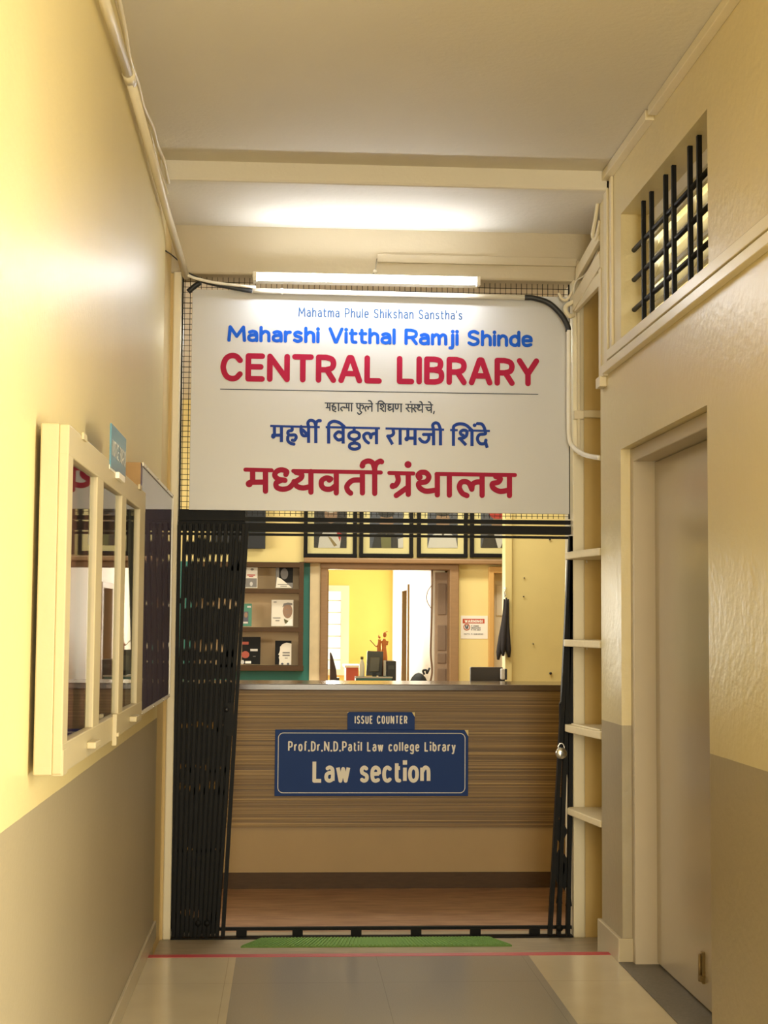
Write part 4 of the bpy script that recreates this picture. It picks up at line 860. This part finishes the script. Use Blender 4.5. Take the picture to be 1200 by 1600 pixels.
# desk and things on it
YK = 14.7; zk = at(585, 1069, Y=YK).z
dk = thing('office_desk', (.9, YK, ZL), 'desk in the back room carrying the monitor and the tray', 'desk')
kx0, kx1 = at(535, 1060, Y=YK).x, at(624, 1060, Y=YK).x
MB().box(kx0, kx1, YK-.25, YK+.6, zk-.04, zk).build('top', m_doorwood, dk)
for x in (kx0+.03, kx1-.03):
    for y in (YK-.2, YK+.55): MB().box(x-.025, x+.025, y-.025, y+.025, ZL, zk-.04).build('leg', m_doorwood, dk)
ty = thing('tray', at(584, 1068, Y=YK-.2), 'teal plastic tray at the front of the back room desk', 'tray')
m_tealp = mat('teal_plastic', (.04, .17, .17), .4)
p, q = at(556, 1058, Y=YK-.22), at(612, 1068, Y=YK-.22); th = .012
MB().box(p.x, q.x, YK-.22, YK-.22+th, zk, p.z).box(p.x, q.x, YK+.02, YK+.02+th, zk, p.z).box(p.x, p.x+th, YK-.22, YK+.03, zk, p.z).box(q.x-th, q.x, YK-.22, YK+.03, zk, p.z).box(p.x, q.x, YK-.22, YK+.03, zk, zk+.01).build('body', m_tealp, ty)
MB().box(p.x-.008, q.x+.008, YK-.228, YK-.20, p.z-.008, p.z+.004).build('rim', m_lgr, ty)
mo2 = thing('monitor', at(585, 1060, Y=YK+.2), 'grey monitor seen from behind on the back room desk', 'monitor')
Yq = YK+.2
pt = [at(x, y, Y=Yq) for x, y in ((572, 1056), (597, 1056), (599, 1018), (574, 1017))]
MB().prism(pt, (0, .03, 0)).build('screen_case', m_screen, mo2, .006)
pt = [at(x, y, Y=Yq-.02) for x, y in ((577, 1050), (593, 1050), (594, 1027), (579, 1027))]
MB().prism(pt, (0, .03, 0)).build('back_bulge', mat('monitor_bulge', (.14, .14, .12), .4), mo2, .008)
q = at(585, 1056, Y=Yq); MB().box(q.x-.02, q.x+.02, Yq+.0, Yq+.02, zk, q.z+.03).box(q.x-.08, q.x+.08, Yq-.05, Yq+.06, zk, zk+.012).build('stand', m_dark, mo2)
pcw = thing('computer_tower', at(611, 1069, Y=YK+.1), 'black computer tower right of the grey monitor', 'computer')
B(604, 619, 1033, 1069, YK+.05, .3).build('case', m_dark, pcw, .006)
B(599.5, 603, 1032, 1056, YK+.03, .05).build('side_panel', m_lgr, pcw, .003)
B(607, 616, 1040, 1046, YK+.045, .006).build('drive_slot', m_screen, pcw)
bo = thing('bottle', at(565, 1069, Y=YK+.1), 'white bottle standing left of the grey monitor', 'bottle')
p = at(565.3, 1058, Y=YK+.1); H = at(565, 1026, Y=YK+.1).z-zk
MB().lathe([(0, 0), (.024, 0), (.026, .01), (.026, H*.72), (.012, H*.86), (.012, H*.9), (0, H*.9)], (p.x, YK+.1, zk), 18).build('body', mat('bottle_plastic', (.8, .8, .76), .3), bo)
MB().lathe([(0, 0), (.014, 0), (.014, H*.1), (0, H*.1)], (p.x, YK+.1, zk+H*.9), 14).build('cap', m_olive, bo)
# statuette
YQ = YK+.4
stt = thing('statuette', at(598, 1060, Y=YQ), 'small orange statuette of a standing figure with a raised sword', 'statue')
m_or = mat('orange_bronze', (.62, .20, .05), .45, var=.2, vscale=30); m_brn = mat('dark_bronze', (.16, .05, .02), .5)
U = lambda x, y, d=0: at(x, y, Y=YQ+d)
pz = at(598, 1040, Y=YQ).z
MB().box(U(591, 1040).x, U(606, 1040).x, YQ-.05, YQ+.05, zk, pz).build('pedestal', m_brn, stt, .006)
MB().tube([U(599, 1040), U(600, 1026), U(600, 1012), U(600, 1003), U(600.5, 998)], [.042, .034, .022, .028, .012], 12).ball(U(601, 992), .019, .019, .026).tube([U(602, 989), U(604, 986.5), U(606, 987)], .004, 6).tube([U(600, 1002), U(606, 1003), U(605, 1007), U(601, 1007)], .010, 8).tube([U(599, 1002), U(593, 1005), U(588, 1011)], [.012, .009, .007], 8).build('figure', m_or, stt)
MB().tube([U(592.5, 1040), U(592, 1014), U(593, 999)], [.024, .02, .014], 10).ball(U(593, 996), .012).tube([U(591, 996), U(592, 992)], .004, 6).build('companion', m_or, stt)
MB().tube([U(588, 1011), U(578, 1000)], .004, 6).build('sword', m_brn, stt)
# chair, red cloth, dark bag
ch = thing('office_chair', at(520, 1062, Y=YK-.3), 'purple black chair back at the left of the doorway', 'chair')
Yc = 14.2
pts = [at(x, y, Y=Yc) for x, y in ((515.5, 1064), (527, 1064), (525, 1045), (520, 1026), (517, 1019), (515.5, 1020))]
MB().prism(pts, (0, .06, 0)).build('backrest', mat('chair_fabric', (.06, .04, .05), .7), ch, .01)
q = at(520, 1064, Y=Yc); MB().box(q.x-.14, q.x+.12, Yc-.38, Yc+.02, .32, .39).build('seat', m_dark, ch, .015); MB().tube([(q.x+.0, Yc-.18, ZL+.03), (q.x+.0, Yc-.18, .33)], .03).build('column', m_dark, ch)
MB().box(q.x+.03, q.x+.06, Yc-.02, Yc+.1, .36, q.z+.03).build('back_post', m_dark, ch)
for k in range(5):
    a = 2*math.pi*k/5; MB().tube([(q.x+.0, Yc-.18, ZL+.05), (q.x+.24*math.cos(a), Yc-.18+.24*math.sin(a), ZL+.025)], .018).build('leg', m_dark, ch)
rb = thing('low_cabinet', at(552, 1060, Y=17.5), 'low cabinet with red cover under the back room window', 'cabinet')
pa, pb_ = at(541, 1041, Y=17.5), at(560, 1060, Y=17.5); MB().box(pa.x, pb_.x, 17.5, 18.1, ZL, pa.z-.015).build('body', mat('brick_cloth', (.55, .12, .08), .7), rb)
MB().box(pa.x-.02, pb_.x+.02, 17.48, 18.12, pa.z-.015, pa.z+.01).build('top', m_innerw, rb)
bgq = at(654, 1068, Y=10.2)
bag = thing('bag', (bgq.x, 10.2, bgq.z), 'round black bag with tied straps just behind the counter', 'bag')
R_ = (at(672, 1060, Y=10.2).x-at(636, 1060, Y=10.2).x)/2; hz = at(654, 1051, Y=10.2).z
MB().ball((bgq.x, 10.2, hz-.16), R_, R_*.8, .16, 20).build('body', mat('black_nylon', (.012, .014, .016), .6, bump=.4, bscale=30), bag)
MB().tube(smooth([at(663, 1054, Y=10.18), at(661, 1048, Y=10.18), at(666, 1047, Y=10.18), at(667, 1052, Y=10.18), at(671, 1044, Y=10.2)], 5), .007, 8).build('strap', m_rubber, bag)
st2 = thing('stool', (bgq.x, 10.2, ZL), 'stool under the black bag behind the counter', 'stool')
zs = hz-.322
MB().box(bgq.x-.2, bgq.x+.2, 10.0, 10.4, zs-.035, zs).build('seat', m_wood, st2, .005)
for sx in (-.16, .16):
    for sy in (-.16, .16): MB().box(bgq.x+sx-.02, bgq.x+sx+.02, 10.2+sy-.02, 10.2+sy+.02, ZL, zs-.035).build('leg', m_wood, st2)
run('cable', [at(675, 889, Y=YB-.0), at(675, 930, Y=YB-.06), at(674, 980, Y=YB-.06), at(673, 1020, Y=YB-.06), at(675, 1050, Y=YB-.06), at(670, 1075, Y=YB-.06)], .009, mat('brown_cable', (.16, .09, .05), .6), 'brown cable hanging down the open doorway', 'cable')
run('cable', [at(676, 912, Y=YB-.06), at(668, 925, Y=YB-.07), at(667, 938, Y=YB-.07), at(673, 950, Y=YB-.06)], .003, mat('brown_cable', (.16, .09, .05), .6), 'thin loop of wire beside the hanging brown cable', 'cable')
for o in bpy.data.objects:
    if '_o' in o: del o['_o']
